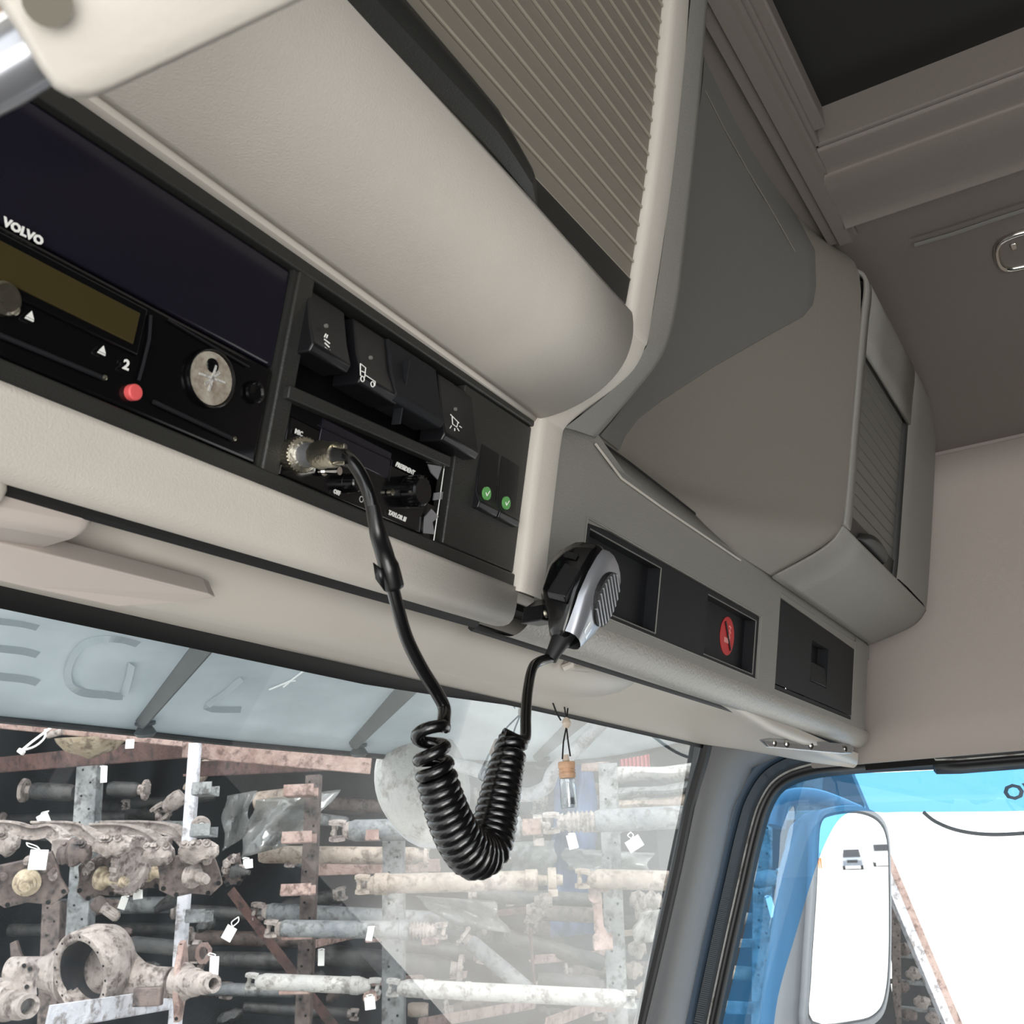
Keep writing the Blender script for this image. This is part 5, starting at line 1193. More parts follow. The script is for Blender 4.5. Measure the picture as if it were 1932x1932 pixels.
def hub(lab, x, y, w, h, d, ax=(.75, .0, -.65), shaft_px=50, smat='brass', seed=0, holes=True):
    rnd = random.Random(seed); c = yd(x, y, d); th = thing('wheel_hub', c - ZV * pxs(h / 2, c), lab, 'wheel hub'); P1 = pxs(1, c)
    n_ = cp(*ax).normalized(); u_ = (cam_r - n_ * cam_r.dot(n_)).normalized() if abs(n_.dot(cam_r)) < .9 else (cam_f - n_ * cam_f.dot(n_)).normalized(); v_ = n_.cross(u_)
    # knuckle plate with ears
    fl = cp(.25, 0, -.97).normalized(); pu_ = (cam_r - fl * cam_r.dot(fl)).normalized(); pv_ = fl.cross(pu_)
    if pv_.dot(cam_d) < 0: pv_ = -pv_
    out_ = []
    for k in range(12):
        a_ = 2 * math.pi * k / 12; rr_ = 1 + rnd.uniform(-.12, .08) + (.28 if k in (1, 2, 4, 5, 7, 10) else 0)
        out_.append(c + pu_ * math.cos(a_) * w * .42 * P1 * rr_ + pv_ * math.sin(a_) * h * .42 * P1 * rr_)
    b = MB(); b.prism(out_, fl * -P1 * 12); pl = b.build('knuckle_plate', 'cast_dark', th, smooth=0, bevel=P1 * 1.5)
    for k in (1, 2, 4, 5):
        b = MB(); b.lathe(c + (out_[k] - c) * .87 + fl * P1 * .5, fl, [(0, P1 * 4.5), (P1 * .5, P1 * 4.5), (P1 * .6, P1 * .1)], 12); b.build('bolt_hole', 'dark', pl)
    for k in range(7):
        a_ = rnd.uniform(0, 6.28); b = MB(); cc2 = c + pu_ * math.cos(a_) * w * .3 * P1 - pv_ * abs(math.sin(a_)) * h * .38 * P1
        b.lathe(cc2, (fl + pu_ * rnd.uniform(-.3, .5)).normalized(), [(0, P1 * 9), (P1 * 9, P1 * 8), (P1 * 10, P1 * 5), (P1 * 16, P1 * 5)], 8); b.build('boss', ('cast', 'cast_dark')[k % 2], pl)
    s0 = c + fl * P1 * 4; b = MB(); b.lathe(s0, n_, [(0, h * .24 * P1), (P1 * 7, h * .24 * P1), (P1 * 10, h * .17 * P1), (P1 * 16, h * .16 * P1), (P1 * 18, h * .12 * P1), (P1 * shaft_px, h * .11 * P1), (P1 * (shaft_px + 1), h * .085 * P1), (P1 * (shaft_px + 8), h * .08 * P1), (P1 * (shaft_px + 8), h * .04 * P1)], 22); b.build('spindle', smat, th)
    return th
hub('rust brown wheel hub with drilled plate at the far left', 52, 1662, 150, 105, 3.55, ax=(.35, 0, -.94), shaft_px=26, seed=1)
hub('wheel hub with long yellowed spindle, second from left', 190, 1655, 90, 90, 3.7, ax=(.93, .0, -.37), shaft_px=55, seed=2)
hub('wheel hub with pale spindle behind the toothed ring', 278, 1642, 70, 80, 3.85, ax=(.93, .0, -.37), shaft_px=46, seed=3)
hub('rightmost wheel hub with grey spindle and drilled ears beside the white post', 362, 1650, 130, 95, 3.65, ax=(.80, -.02, -.60), shaft_px=38, smat='cast', seed=4)
hub('dark wheel hub stub poking out right of the white post', 440, 1642, 44, 60, 4.0, ax=(.97, .0, -.25), shaft_px=26, smat='shaft_dark', seed=5)
# toothed ring carrier
c = yd(248, 1632, 3.72); P1 = pxs(1, c); th = thing('toothed_ring', c - ZV * P1 * 50, 'upright pale toothed iron ring between two wheel hubs', 'gear ring')
n_ = cp(.95, 0, -.3).normalized(); b = MB(); b.lathe(c, n_, [(-P1 * 8, P1 * 34), (-P1 * 8, P1 * 50), (P1 * 8, P1 * 50), (P1 * 8, P1 * 34), (P1 * 2, P1 * 30), (P1 * 2, 0)], 36); rg = b.build('ring', 'cast', th)
b = MB(); u_ = n_.orthogonal().normalized(); w_ = n_.cross(u_)
for k in range(20): a_ = k * math.pi / 10; dr = u_ * math.cos(a_) + w_ * math.sin(a_); b.box(c + dr * P1 * 50, n_ * P1 * 8, dr * P1 * 4, dr.cross(n_) * P1 * 4.5)
b.build('teeth', 'cast', rg, bevel=.002)
# calipers / castings on top of the hubs
rnd = random.Random(9)
for k, (x, y, w_, h_, lab) in enumerate(((212, 1596, 70, 40, 'pale brake casting on top of the second hub'), (375, 1606, 72, 40, 'pale brake casting on top of the rightmost hub'), (5, 1592, 60, 44, 'bright brake casting at the left edge above the first hub'), (140, 1610, 60, 50, 'greasy black brake casting between the first two hubs'), (300, 1612, 54, 44, 'whitish casting between toothed ring and white post'))):
    c = yd(x, y, 3.6); P1 = pxs(1, c); th = thing('brake_casting', c - ZV * P1 * h_ / 2, lab, 'casting'); m_ = 'cast_dark' if k == 3 else 'cast'
    rings = []
    for i in range(9):
        t = i / 8; rr_ = math.sin(math.pi * (t * .86 + .07)) ** .5
        rings.append([c + HR * P1 * w_ * (t - .5) + (ZV * math.cos(a_) * h_ / 2 + HD * math.sin(a_) * h_ / 2) * P1 * rr_ * (1 + .25 * rnd.uniform(-1, 1)) for a_ in np.linspace(0, 2 * math.pi, 10, endpoint=False)])
    b = MB(); b.loft(rings); b.build('casting_body', m_, th, smooth=50)
    for j in range(4): b = MB(); b.lathe(c + HR * P1 * rnd.uniform(-w_ / 2, w_ / 2) * .7 + ZV * P1 * h_ * .3 - HD * P1 * 12, (ZV * .4 - HD).normalized(), [(0, P1 * 8), (P1 * 5, P1 * 8), (P1 * 5, P1 * 4), (P1 * 10, P1 * 4)], 8); b.build('bolt', m_, th)
# banjo axle housing
c = yd(166, 1830, 3.6); P1 = pxs(1.13, c); bh = thing('banjo_axle_housing', c - ZV * P1 * 70, 'large open grey banjo axle housing with round hole at the bottom left', 'axle')
fl = cp(-.42, 0, -.9).normalized(); u_ = (cam_r - fl * cam_r.dot(fl)).normalized(); v_ = fl.cross(u_)
def ell(k1, k2, o_, n=40): return [c + u_ * math.cos(a_) * P1 * k1 + v_ * math.sin(a_) * P1 * k2 + fl * P1 * o_ for a_ in np.linspace(0, 2 * math.pi, n, endpoint=False)]
b = MB(); b.loft([ell(50, 52, -8), ell(50, 53, 14), ell(53, 56, 17), ell(62, 66, 17), ell(64, 68, 14), ell(64, 68, -2), ell(60, 66, -30), ell(48, 54, -60), ell(20, 24, -74)], cap=False); b.build('ring_case', 'cast', bh, smooth=50)
b = MB(); b.loft([ell(50, 53, 13), ell(49, 52, -25), ell(40, 44, -52), ell(10, 12, -62)], cap=False); b.build('inside', 'cast_in', bh, smooth=60)
b = MB()
for k in range(16): a_ = k * math.pi / 8; b.lathe(c + u_ * math.cos(a_) * P1 * 57 + v_ * math.sin(a_) * P1 * 61 + fl * P1 * 17, fl, [(0, P1 * 2), (P1 * .5, P1 * 2)], 8)
b.build('bolt_holes', 'dark', bh)
b = MB(); b.lathe(c + fl * P1 * -30 + u_ * P1 * 18, cam_d, [(-P1 * 14, P1 * 9), (P1 * 14, P1 * 10), (P1 * 16, P1 * 6)], 14); b.build('inner_stub', 'cast_dark', bh)
def ringv(p, t, a, bb, n=20):
    s1_ = (ZV - t * ZV.dot(t)).normalized(); s2_ = t.cross(s1_); return [p + s1_ * math.cos(x) * a + s2_ * math.sin(x) * bb for x in np.linspace(0, 2 * math.pi, n, endpoint=False)]
ax_ = (yd(345, 1853, 3.6) - yd(200, 1832, 3.75)).normalized()
st_ = [(yd(196, 1830, 3.78), 62), (yd(215, 1834, 3.75), 60), (yd(240, 1842, 3.7), 40), (yd(265, 1848, 3.66), 28), (yd(290, 1852, 3.63), 24), (yd(322, 1854, 3.6), 24)]
b = MB(); b.loft([ringv(p, ax_, P1 * r_, P1 * r_ * .75) for p, r_ in st_]); b.build('right_arm', 'cast', bh, smooth=60)
st_ = [(yd(140, 1830, 3.78), 58), (yd(110, 1832, 3.8), 40), (yd(80, 1834, 3.8), 26), (yd(20, 1832, 3.85), 24)]
b = MB(); b.loft([ringv(p, ax_, P1 * r_, P1 * r_ * .75) for p, r_ in st_]); b.build('left_arm', 'cast', bh, smooth=60)
b = MB(); fp_ = yd(335, 1850, 3.58); b.prism([fp_ + (ZV * z_ + HD * h_) * P1 for z_, h_ in ((58, -10), (62, 4), (50, 12), (22, 22), (-22, 22), (-44, 14), (-60, 8), (-62, -8), (-40, -14), (-20, -24), (22, -24), (46, -14))], HR * P1 * 10); b.build('brake_flange', 'rust', bh, bevel=.003)
for z_ in (54, 42, -44, -56): b = MB(); b.lathe(fp_ + ZV * z_ * P1 - HD * P1 * 2 + HR * P1 * 5, -HD, [(P1 * 5, P1 * 3), (P1 * 9, P1 * 3)], 8); b.build('bolt_hole', 'dark', bh)
b = MB(); a2 = (yd(430, 1858, 3.4) - yd(345, 1852, 3.58)).normalized(); b.lathe(yd(345, 1852, 3.58), a2, [(0, P1 * 30), (P1 * 14, P1 * 24), (P1 * 40, P1 * 22), (P1 * 44, P1 * 18), (P1 * 74, P1 * 17), (P1 * 76, P1 * 14), (P1 * 95, P1 * 14), (P1 * 95, P1 * 9), (P1 * 70, P1 * 8)], 24, cap=False); b.build('spindle', 'cast', bh)
b = MB(); b.box(yd(280, 1880, 3.5), HR * P1 * 22, ZV * P1 * 14, HD * P1 * 10); b.build('spring_seat', 'cast_dark', bh, bevel=.004)
# nearer axle end, bottom left corner
c = yd(20, 1890, 3.2); P1 = pxs(1, c); ae = thing('axle_end', c - ZV * P1 * 40, 'pale axle spindle end with drilled ear in the bottom left corner', 'axle')
a2 = (yd(100, 1912, 3.0) - c).normalized(); b = MB(); b.lathe(c, a2, [(-P1 * 70, P1 * 36), (-P1 * 10, P1 * 36), (0, P1 * 30), (P1 * 50, P1 * 27), (P1 * 54, P1 * 22), (P1 * 84, P1 * 21), (P1 * 84, P1 * 14), (P1 * 60, P1 * 13)], 28, cap=False); b.build('spindle', 'cast', ae)
b = MB(); b.prism([yd(x, y, 3.15) for x, y in [(-10, 1900), (62, 1880), (60, 1850), (68, 1830), (56, 1812), (40, 1818), (20, 1850), (-10, 1880)]], HD * .03); b.build('ear_plate', 'cast', ae, bevel=.004)
for x, y in ((45, 1822), (56, 1828), (50, 1862)): b = MB(); b.lathe(yd(x, y, 3.145), HD, [(0, P1 * 4), (.002, P1 * 4)], 10); b.build('bolt_hole', 'dark', ae)
# lever bracket behind
b = MB(); b.prism([yd(x, y, 3.9) for x, y in [(18, 1780), (30, 1774), (38, 1800), (48, 1812), (20, 1815)]], HD * .02); solo(b.build('lever_bracket', 'cast_dark', bevel=.003), 'small dark lever bracket sticking up behind the corner axle end', 'bracket')
# brown drum under the top beam
c = yd(172, 1392, 4.0); P1 = pxs(1, c); dr_ = thing('brake_drum', c - ZV * P1 * 40, 'rusty brown bowl shaped drum hanging under the top beam', 'brake drum')
b = MB(); b.lathe(c, (-ZV + HD * .1).normalized(), [(0, P1 * 64), (P1 * 8, P1 * 60), (P1 * 24, P1 * 44), (P1 * 32, P1 * 18), (P1 * 38, P1 * 6), (P1 * 38, 0)], 30); b.build('bowl', 'brass', dr_)
b = MB(); b.tube([yd(88, 1388, 3.85), yd(118, 1380, 3.85)], P1 * 6, 12); b.build('pipe_stub', 'cast', dr_)
# square flange part behind the banjo housing
c = yd(385, 1798, 3.95); P1 = pxs(1, c); sf = thing('flange_plate', c - ZV * P1 * 18, 'small rusty square flange with round hole right of the white post', 'flange')
b = MB(); oct_ = [c + (HR * math.cos(a_) * 16 + ZV * math.sin(a_) * 20) * P1 for a_ in np.linspace(.39, 6.67, 8, endpoint=False)]; inn_ = [c + (HR * math.cos(a_) * 9 + ZV * math.sin(a_) * 12) * P1 for a_ in np.linspace(.39, 6.67, 8, endpoint=False)]
b.loft([oct_, [p - HD * P1 * 6 for p in oct_], [p - HD * P1 * 6 for p in inn_], inn_], cap=False); b.build('plate', 'rust', sf)
b = MB(); b.lathe(c + HD * .01 - HR * P1 * 6, (HD * .5 - HR).normalized(), [(0, P1 * 12), (P1 * 12, P1 * 15), (P1 * 26, P1 * 15), (P1 * 28, P1 * 8)], 16); b.build('joint_body', 'cast_dark', sf)
# round flange on bracket
for x, y, d, lab in ((379, 1558, 3.8, 'pale round drive flange resting on the bracket of the white post'), (960, 1611, 4.6, 'round rubber bushing ring right of the coil on the second row')):
    c = yd(x, y, d); P1 = pxs(1, c); t_ = thing('round_flange', c - ZV * P1 * 16, lab, 'flange'); n_ = cp(.5, 0, -.86).normalized()
    b = MB(); b.lathe(c, n_, [(-P1 * 8, P1 * 17), (P1 * 2, P1 * 18), (P1 * 4, P1 * 16), (P1 * 4, P1 * 9), (P1 * 1, P1 * 8)], 24); b.build('disc', 'cast' if x < 500 else 'cast_dark', t_)
    b = MB(); b.lathe(c, n_, [(0, P1 * 8), (P1 * 8, P1 * 7), (P1 * 8, P1 * 4), (P1 * 2, P1 * 3)], 16); b.build('hub', 'shaft_white', t_)
# knuckle pieces at right of the shaft rack
c = yd(1128, 1720, 4.5); P1 = pxs(1, c); kp_ = thing('steering_arm', c - ZV * P1 * 50, 'pinkish rusty steering arm leaning on the right post', 'steering arm')
b = MB(); b.tube([yd(x, y, 4.2) for x, y in [(1125, 1692), (1128, 1720), (1130, 1750), (1140, 1775)]], [P1 * 10, P1 * 8, P1 * 9, P1 * 12], 10, squash=(HR, .5)); b.build('arm', 'rust', kp_)
b = MB(); b.lathe(yd(1122, 1690, 4.2), -HD, [(0, P1 * 12), (P1 * 8, P1 * 12), (P1 * 8, P1 * 6)], 14); b.build('eye', 'rust', kp_)
rnd = random.Random(3)
for k, (x, y) in enumerate(((1205, 1700), (1232, 1700), (1215, 1725), (1202, 1790), (1025, 1700), (1010, 1720), (1195, 1830), (1215, 1870))):
    c = yd(x, y, 4.7); P1 = pxs(1, c); labs = ('pale cast knuckle above the white sack, left one', 'pale cast knuckle above the white sack, right one', 'pale cast lump resting on the white sack', 'grey casting just below the white sack', 'grey gear-like casting in front of the blue tarpaulin', 'lower grey casting in front of the blue tarpaulin', 'brown casting low beside the pillar edge', 'lowest brown casting beside the pillar edge')
    rings = []
    for i in range(8):
        t = i / 7; rr_ = math.sin(math.pi * (t * .86 + .07)) ** .5
        rings.append([c + HR * P1 * 34 * (t - .5) + (ZV * math.cos(a_) + HD * math.sin(a_)) * P1 * 16 * rr_ * (1 + .35 * rnd.uniform(-1, 1)) for a_ in np.linspace(0, 2 * math.pi, 10, endpoint=False)])
    b = MB(); b.loft(rings); solo(b.build('cast_part', 'cast' if k < 6 else 'shaft_tan', smooth=50), labs[k], 'casting')
rnd = random.Random(11)
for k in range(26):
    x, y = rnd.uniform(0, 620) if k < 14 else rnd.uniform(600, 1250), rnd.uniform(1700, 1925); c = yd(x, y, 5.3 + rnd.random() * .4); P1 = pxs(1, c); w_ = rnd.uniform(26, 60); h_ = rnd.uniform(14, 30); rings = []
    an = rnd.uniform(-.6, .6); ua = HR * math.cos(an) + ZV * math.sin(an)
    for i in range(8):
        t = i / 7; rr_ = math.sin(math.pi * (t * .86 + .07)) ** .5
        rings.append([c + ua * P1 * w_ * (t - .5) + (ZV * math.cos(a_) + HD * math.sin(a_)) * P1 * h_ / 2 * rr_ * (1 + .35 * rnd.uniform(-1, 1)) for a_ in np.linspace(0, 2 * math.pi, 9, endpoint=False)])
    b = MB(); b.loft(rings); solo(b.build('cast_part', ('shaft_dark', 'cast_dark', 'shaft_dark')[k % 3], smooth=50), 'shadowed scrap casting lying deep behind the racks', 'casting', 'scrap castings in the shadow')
# plastic wrapped bundles
def cloth(name, lab, cat, pts_, d, mat, amp=.03, n=14, seed=1):
    rnd = random.Random(seed); (a, b_, c_, d_) = [Vector((x, y, 0)) for x, y in pts_]; rows = []
    ph = [rnd.uniform(0, 6) for _ in range(4)]
    for j in range(n):
        r_ = []
        for i in range(n):
            u_, v_ = i / (n - 1), j / (n - 1); p = a.lerp(b_, u_).lerp(d_.lerp(c_, u_), v_)
            wv = math.sin(u_ * 9 + ph[0] + v_ * 3) * .5 + math.sin(v_ * 7 + ph[1] - u_ * 4) * .3 + math.sin(u_ * 17 + v_ * 11 + ph[2]) * .2
            r_.append(yd(p.x + 5 * math.sin(v_ * 8 + ph[3]) * (1 if i in (0, n - 1) else 0), p.y, d + amp * wv))
        rows.append(r_)
    b = MB(); b.grid(rows); return solo(b.build(name, mat, smooth=80, thick=.003), lab, cat)
cloth('plastic_wrap', 'cloudy plastic film hanging off the wrapped shafts left of the first post', 'plastic film', [(425, 1502), (480, 1492), (460, 1580), (420, 1605)], 4.2, 'wrap', .08, seed=1)
cloth('plastic_wrap', 'crumpled plastic film wrapped across shafts at the first post', 'plastic film', [(480, 1510), (640, 1490), (560, 1590), (450, 1620)], 4.5, 'wrap', .07, seed=2)
cloth('plastic_wrap', 'clear plastic film draped over parts right of the coiled cord', 'plastic film', [(960, 1590), (1050, 1585), (1042, 1650), (965, 1660)], 4.4, 'wrap', .08, seed=3)
cloth('plastic_wrap', 'torn clear film hanging from the third shaft near centre', 'plastic film', [(780, 1690), (930, 1700), (960, 1760), (850, 1745)], 4.5, 'wrap', .08, seed=4)
cloth('plastic_wrap', 'thin film lying behind the right post on the second row', 'plastic film', [(1060, 1600), (1230, 1610), (1220, 1660), (1070, 1640)], 4.7, 'wrap', .08, seed=6)
cloth('blue_tarpaulin', 'blue tarpaulin hanging behind the shaft rack left of the right post', 'tarpaulin', [(1042, 1440), (1120, 1445), (1128, 1760), (1035, 1770)], 5.5, 'tarp', .1, seed=5)
cloth('white_sack', 'small crumpled white sack right of the steering arm', 'sack', [(1205, 1722), (1250, 1715), (1250, 1775), (1190, 1782)], 4.5, 'shaft_white', .05, seed=7)
# wrapped shafts under film
shaft('film wrapped shaft above the first post bracket', 480, 1512, 575, 1500, 17, 4.7, 'shaft_tan', ('none', 'none')); 
# corrugated red container and metal sheets at the right
rc = thing('red_container', Vector(yd(1260, 1450, 8).xy.to_tuple() + (0,)), 'faded red corrugated container beyond the racks at the right', 'container')
b = MB(); A_, B_ = yd(1120, 1440, 8), yd(1420, 1440, 8); topz = yd(1300, 1385, 8).z; n = 40; rr_ = []
for i in range(n * 4 + 1):
    p = A_.lerp(B_, i / (n * 4)); o_ = (0, 0, .04, .04)[i % 4]; rr_.append([Vector((p.x, p.y, 0)) + HD * o_, Vector((p.x, p.y, topz)) + HD * o_])
b.grid(rr_); b.build('corrugated_side', 'red_metal', rc, smooth=0)
for k, (x0, y0, x1, y1, w_, m_, lab) in enumerate(((1158, 1462, 1330, 1452, 26, 'shaft_white', 'uppermost bent white metal sheet right of the right post'), (1160, 1500, 1330, 1480, 20, 'galv', 'middle bent grey metal sheet right of the right post'), (1160, 1522, 1330, 1510, 26, 'shaft_tan', 'lowest dirty tan metal sheet right of the right post'))):
    A_, B_ = yd(x0, y0, 5.2), yd(x1, y1, 5.0); w2 = pxs(w_ / 2, A_); rr_ = []
    for i in range(13):
        p = A_.lerp(B_, i / 12); rr_.append([p + ZV * (w2 * a_ + .015 * math.sin(i * .6 + a_) * .4) + HD * (.05 * a_ * a_ - .02 * math.sin(i * .5 + k)) for a_ in (-1, -.5, 0, .5, 1)])
    b = MB(); b.grid(rr_); solo(b.build('metal_sheet', m_, smooth=60, thick=.004), lab, 'metal sheet')
# paper tags on strings
def ptag(x, y, w_, h_, d, rot, lab, strx):
    c = yd(x, y, d); P1 = pxs(1, c); th = thing('paper_tag', c - ZV * P1 * h_ / 2, lab, 'tag'); u_ = HR * math.cos(rot) + ZV * math.sin(rot); v_ = -HR * math.sin(rot) + ZV * math.cos(rot)
    b = MB(); b.box(c, u_ * P1 * w_ / 2, v_ * P1 * h_ / 2, HD * .001); b.build('card', 'tag', th)
    b = MB(); t_ = c + v_ * P1 * h_ / 2; e_ = yd(strx[0], strx[1], d + .05); b.tube(catmull([t_, t_.lerp(e_, .5) + HR * .01, e_], 4), P1 * 1, 5); b.tube(catmull([t_, t_.lerp(e_, .5) - HR * .014, e_], 4), P1 * 1, 5); b.build('string', 'tag', th)
ptag(432, 1761, 20, 26, 3.9, -.5, 'white paper tag on a string hanging right of the white post', (450, 1730))
ptag(404, 1823, 17, 34, 3.7, .0, 'upright white paper tag beside the square flange', (396, 1798))
ptag(72, 1622, 34, 36, 3.3, -.05, 'large white paper tag on the leftmost hub', (50, 1590))
ptag(196, 1461, 12, 30, 3.8, .05, 'small yellowish white tag hanging in front of the upper dark beam', (196, 1446))
ptag(245, 1404, 16, 16, 3.8, .0, 'square white tag just below the top beam', (248, 1396))
ptag(82, 1545, 22, 20, 4.8, .5, 'dim paper tag in the dark at the upper left', (92, 1530))
ptag(232, 1704, 14, 22, 3.9, -.3, 'torn paper tag beneath the toothed ring', (240, 1690))
ptag(260, 1688, 18, 16, 3.8, .1, 'blank paper tag at the foot of the toothed ring', (258, 1678))
ptag(606, 1808, 12, 26, 4.3, .0, 'narrow pale tag right of the first post, lower row', (608, 1790))
ptag(698, 1762, 12, 24, 4.1, -.2, 'white leaf shaped tag on the bracket of the centre post', (704, 1748))
ptag(1080, 1588, 18, 26, 4.05, .2, 'crumpled white tag under the bellows joint', (1082, 1572))
ptag(1197, 1592, 30, 22, 4.4, .5, 'white card tilted under the blue-grey shaft at right', (1190, 1570))
ptag(698, 1893, 20, 22, 4.05, .1, 'paper tag under the joint on the bottom row', (700, 1876))
ptag(468, 1630, 18, 16, 4.1, .1, 'small printed tag above the dark hub stub', (462, 1618))
# white connector plug with cable at upper left
th = thing('white_cable_plug', yd(42, 1418, 3.7), 'white cable with small plug dangling from the top beam at upper left', 'cable plug')
b = MB(); b.tube(catmull([yd(x, y, 3.7) for x, y in [(100, 1370), (80, 1385), (60, 1400), (42, 1415)]], 4), pxs(2.4, yd(60, 1400, 3.7)), 8); b.tube(catmull([yd(x, y, 3.72) for x, y in [(85, 1376), (84, 1392), (66, 1408), (42, 1416)]], 4), pxs(2, yd(60, 1400, 3.7)), 8); b.build('cable', 'tag', th)
b = MB(); b.box(yd(40, 1418, 3.7), cp(.7, .5, 0) * .013, cp(-.5, .7, 0) * .010, HD * .008); b.build('plug', 'tag', th, bevel=.002)
# added shed, its roof and near-black walls make the background dark
sh_ = thing('shed', Vector(yd(600, 1700, 7.4).xy.to_tuple() + (0,)), 'added dark open fronted shed that darkens the view behind the parts racks', 'shed')
A_, B_ = yd(-500, 1600, 7.2), yd(1180, 1600, 7.2)
b = MB(); b.add([Vector((A_.x, A_.y, 0)), Vector((B_.x, B_.y, 0)), Vector((B_.x, B_.y, 4.2)), Vector((A_.x, A_.y, 4.2))], [(0, 1, 2, 3)])
E_, G_ = yd(1150, 1600, 6.6), yd(1345, 1600, 6.6); tz_ = yd(1250, 1447, 6.6).z; b.add([Vector((E_.x, E_.y, 0)), Vector((G_.x, G_.y, 0)), Vector((G_.x, G_.y, tz_)), Vector((E_.x, E_.y, tz_))], [(0, 1, 2, 3)])
C_, D_ = yd(-500, 1600, 4.6), yd(1180, 1600, 4.6)
b.build('back_wall', 'shed', sh_, smooth=0, thick=.05)
b = MB(); b.add([Vector((A_.x, A_.y, 3.9)), Vector((B_.x, B_.y, 3.9)), Vector((D_.x, D_.y, 3.75)), Vector((C_.x, C_.y, 3.75))], [(0, 1, 2, 3)]); b.build('roof_sheet', 'shed', sh_, smooth=0, thick=.03)
b = MB(); b.add([Vector((A_.x, A_.y, 0)), Vector((C_.x, C_.y, 0)), Vector((C_.x, C_.y, 3.8)), Vector((A_.x, A_.y, 3.8))], [(0, 1, 2, 3)]); b.build('side_wall', 'shed', sh_, smooth=0, thick=.05)
b = MB(); b.add([Vector((A_.x, A_.y, 1.3)), Vector((B_.x, B_.y, 1.3)), Vector((D_.x, D_.y, 1.3)), Vector((C_.x, C_.y, 1.3))], [(0, 1, 2, 3)]); b.build('lower_stack_top', 'shed', sh_, smooth=0)
# things seen through the side window ------------------------------
rkC = thing('far_right_rack', Vector(yd(1430, 1800, 4.6).xy.to_tuple() + (0,)), 'steel rack with parts seen blue through the wind deflector', 'rack')
post(rkC, 1440, 1480, 1436, 1932, 36, 4.9, 'galv'); post(rkC, 1530, 1440, 1500, 1932, 50, 5.3, 'cast_dark', holes=False)
beam(rkC, 1370, 1545, 1560, 1535, 14, 4.9, 4.9, 'galv'); beam(rkC, 1370, 1780, 1520, 1775, 14, 4.9, 4.9, 'galv'); beam(rkC, 1370, 1900, 1500, 1905, 22, 4.9, 4.9, 'galv')
shaft('stub shaft with joint seen through the blue deflector', 1420, 1662, 1462, 1655, 15, 4.7, 'shaft_grey', ('none', 'yoke'))
shaft('lower thin shaft seen through the blue deflector', 1390, 1732, 1470, 1738, 11, 5.0, 'shaft_grey', ('none', 'flange'))
shaft('thick shaft low behind the blue deflector', 1380, 1835, 1470, 1842, 13, 5.0, 'shaft_tan', ('none', 'flange'))
ptag(1455, 1712, 12, 34, 4.6, .15, 'pale tag seen through the blue deflector', (1448, 1690))
b = MB(); A_, B_ = yd(1240, 1600, 6.0), yd(1640, 1600, 6.0); b.add([Vector((A_.x, A_.y, 0)), Vector((B_.x, B_.y, 0)), Vector((B_.x, B_.y, 3.4)), Vector((A_.x, A_.y, 3.4))], [(0, 1, 2, 3)]); b.build('side_back_wall', 'shed', sh_, smooth=0, thick=.05)
wp = thing('tipper_body', Vector((4.6, 1.2, 0)), 'large white tipper body side with slanting steel edge right of the door mirror', 'truck body')
q = [(1580, 1440), (1885, 1430), (2400, 1400), (2400, 2800), (2200, 2800), (1785, 1932), (1680, 1620)]
pts = [yd(x, y, 5.4) for x, y in [(1545, 1300), (2600, 1300), (2600, 2500), (2050, 2500), (1808, 1932), (1688, 1640)]]
b = MB(); b.prism(pts, HD * .05); b.build('side_panel', 'white_panel', wp, smooth=0)
for o_, m_, w_ in ((0, 'rust', 13), (-16, 'galv_light', 16)):
    b = MB(); A_, B_ = yd(1640 + o_, 1540, 5.35), yd(1930 + o_, 2230, 5.35); d_ = (B_ - A_).normalized(); s_ = d_.cross(HD).normalized(); b.box((A_ + B_) / 2, (B_ - A_) / 2, s_ * pxs(w_ / 2, A_), HD * .03); b.build('edge_rail', m_, wp, smooth=0)
rkD = thing('rack_behind_mirror', Vector(yd(1720, 1850, 6.2).xy.to_tuple() + (0,)), 'dark rack of parts visible just right of the door mirror', 'rack')
post(rkD, 1690, 1690, 1692, 1932, 16, 6.0, 'cast_dark')
for y in (1800, 1850, 1900): beam(rkD, 1670, y, 1790, y + 8, 8, 6.1, 6.1, 'galv')
b = MB(); A_, B_ = yd(1650, 1600, 6.8), yd(1900, 1600, 6.8); b.add([Vector((A_.x, A_.y, 0)), Vector((B_.x, B_.y, 0)), Vector((B_.x, B_.y, 3.0)), Vector((A_.x, A_.y, 3.0))], [(0, 1, 2, 3)]); b.build('back_board', 'shed', rkD, smooth=0)
for k, (x, y) in enumerate(((1705, 1790), (1725, 1838), (1700, 1862), (1740, 1890), (1715, 1915), (1762, 1920))):
    c = yd(x, y, 6.1); P1 = pxs(1, c); rings = []
    for i in range(7):
        t = i / 6; rr_ = math.sin(math.pi * (t * .86 + .07)) ** .5; rings.append([c + HR * P1 * 30 * (t - .5) + (ZV * math.cos(a_) + HD * math.sin(a_)) * P1 * 11 * rr_ * (1 + .3 * rnd.uniform(-1, 1)) for a_ in np.linspace(0, 2 * math.pi, 9, endpoint=False)])
    b = MB(); b.loft(rings); solo(b.build('cast_part', 'cast' if k % 2 else 'cast_dark', smooth=50), 'greasy casting on the rack right of the door mirror', 'casting', 'castings right of the door mirror')

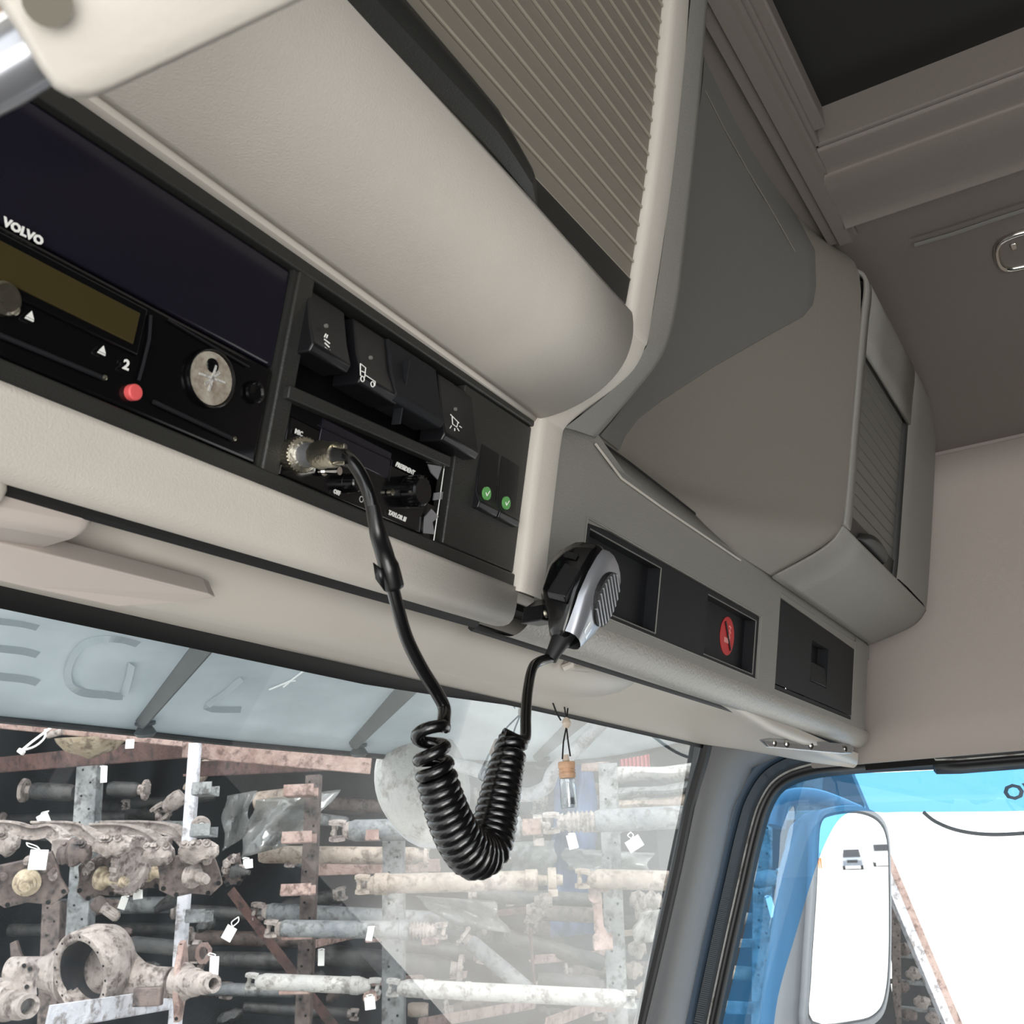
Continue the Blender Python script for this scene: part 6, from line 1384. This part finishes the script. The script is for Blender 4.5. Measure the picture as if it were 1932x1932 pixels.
# car seen in the door mirror --------------------------------------
def mirror_pt(x, y, zplane=0.0):
    p = onm(x, y, .0085); v = (p - EYE).normalized(); r = v - mn_ * 2 * v.dot(mn_); t = (zplane - p.z) / r.z; return p + r * t
cb_ = mirror_pt(1610, 1640)
car = thing('parked_suv', cb_, 'small silver car reflected in the door mirror', 'car')
fw = (Vector((mc.x, mc.y, 0)) - Vector((cb_.x, cb_.y, 0))).normalized(); rt = fw.cross(ZV)
def cpt(f_, r_, z_): return cb_ + fw * f_ + rt * r_ + ZV * z_
b = MB(); b.loft([[cpt(f_, s_ * w_, z_) for s_, z_ in ((-1, .35), (1, .35), (1, zt * .8 + .1), (.92, zt), (-.92, zt), (-1, zt * .8 + .1))] for f_, w_, zt in ((-2.2, .85, 1.0), (-1.9, .9, 1.1), (.8, .9, 1.08), (1.9, .88, .98), (2.2, .8, .8))]); b.build('body', 'car_white', car, bevel=.04)
b = MB(); b.loft([[cpt(f_, s_ * w_, z_) for s_, z_ in ((-1, 1.05), (1, 1.05), (.85, zt), (-.85, zt))] for f_, w_, zt in ((-2.0, .82, 1.2), (-1.6, .82, 1.72), (.2, .82, 1.72), (.95, .82, 1.08))]); b.build('glasshouse', 'screen_dark', car, bevel=.03)
b = MB(); b.box(cpt(2.18, 0, .72), fw * .04, rt * .45, ZV * .12); b.build('grille', 'black_smooth', car)
for s_ in (-1, 1):
    b = MB(); b.box(cpt(2.12, s_ * .66, .8), fw * .06, rt * .13, ZV * .09); b.build('headlamp', 'chrome', car)
    for f_ in (-1.4, 1.4): b = MB(); b.lathe(cpt(f_, s_ * .78, .35) - rt * s_ * .1, rt * s_, [(0, .35), (.2, .35), (.22, .2)], 20); b.build('wheel', 'rubber', car)
pz = mirror_pt(1548, 1640); ps = thing('person', pz, 'tiny figure in orange trousers reflected at the left of the door mirror', 'person')
b = MB(); b.tube([pz + ZV * z_ + rt * .0 for z_ in (1.0, 1.15, 1.35, 1.48, 1.52, 1.6, 1.7, 1.76)], [.16, .15, .2, .16, .07, .09, .09, .04], 12, squash=(rt, .6)); b.build('body', 'white_panel', ps, smooth=80)
for s_ in (-1, 1): b = MB(); b.tube([pz + rt * s_ * .1 + ZV * z_ for z_ in (1.02, .55, .06)], [.1, .075, .055], 10); b.build('trouser_leg', 'orange', ps, smooth=80)
b = MB(); vp_ = mirror_pt(1660, 1680); wb = thing('white_van', vp_ + rt * .0, 'white van reflected behind the silver car', 'van'); vv = cb_ + Vector((3.2, -9, 0))
wb.location = vv
def vpt(f_, r_, z_): return vv + fw * f_ + rt * r_ + ZV * z_
b = MB(); b.loft([[vpt(f_, s_, z_) for s_, z_ in ((-.95, .4), (.95, .4), (.9, zt), (-.9, zt))] for f_, zt in ((-3, 2.3), (1.2, 2.3), (1.9, 1.5), (2.4, 1.1))]); b.build('body', 'white_panel', wb, bevel=.06)
b = MB(); b.box(vpt(1.75, 0, 1.75), (fw * .35 - ZV * .35) * .8, rt * .8, (fw + ZV) * .02); b.build('windscreen', 'screen_dark', wb)
for s_ in (-1, 1):
    for f_ in (-2, 1.6): b = MB(); b.lathe(vpt(f_, s_ * .75, .38), rt * s_, [(0, .38), (.2, .38), (.22, .2)], 18); b.build('wheel', 'rubber', wb)
for o in list(bpy.data.objects):
    if 'base' in o: del o['base']
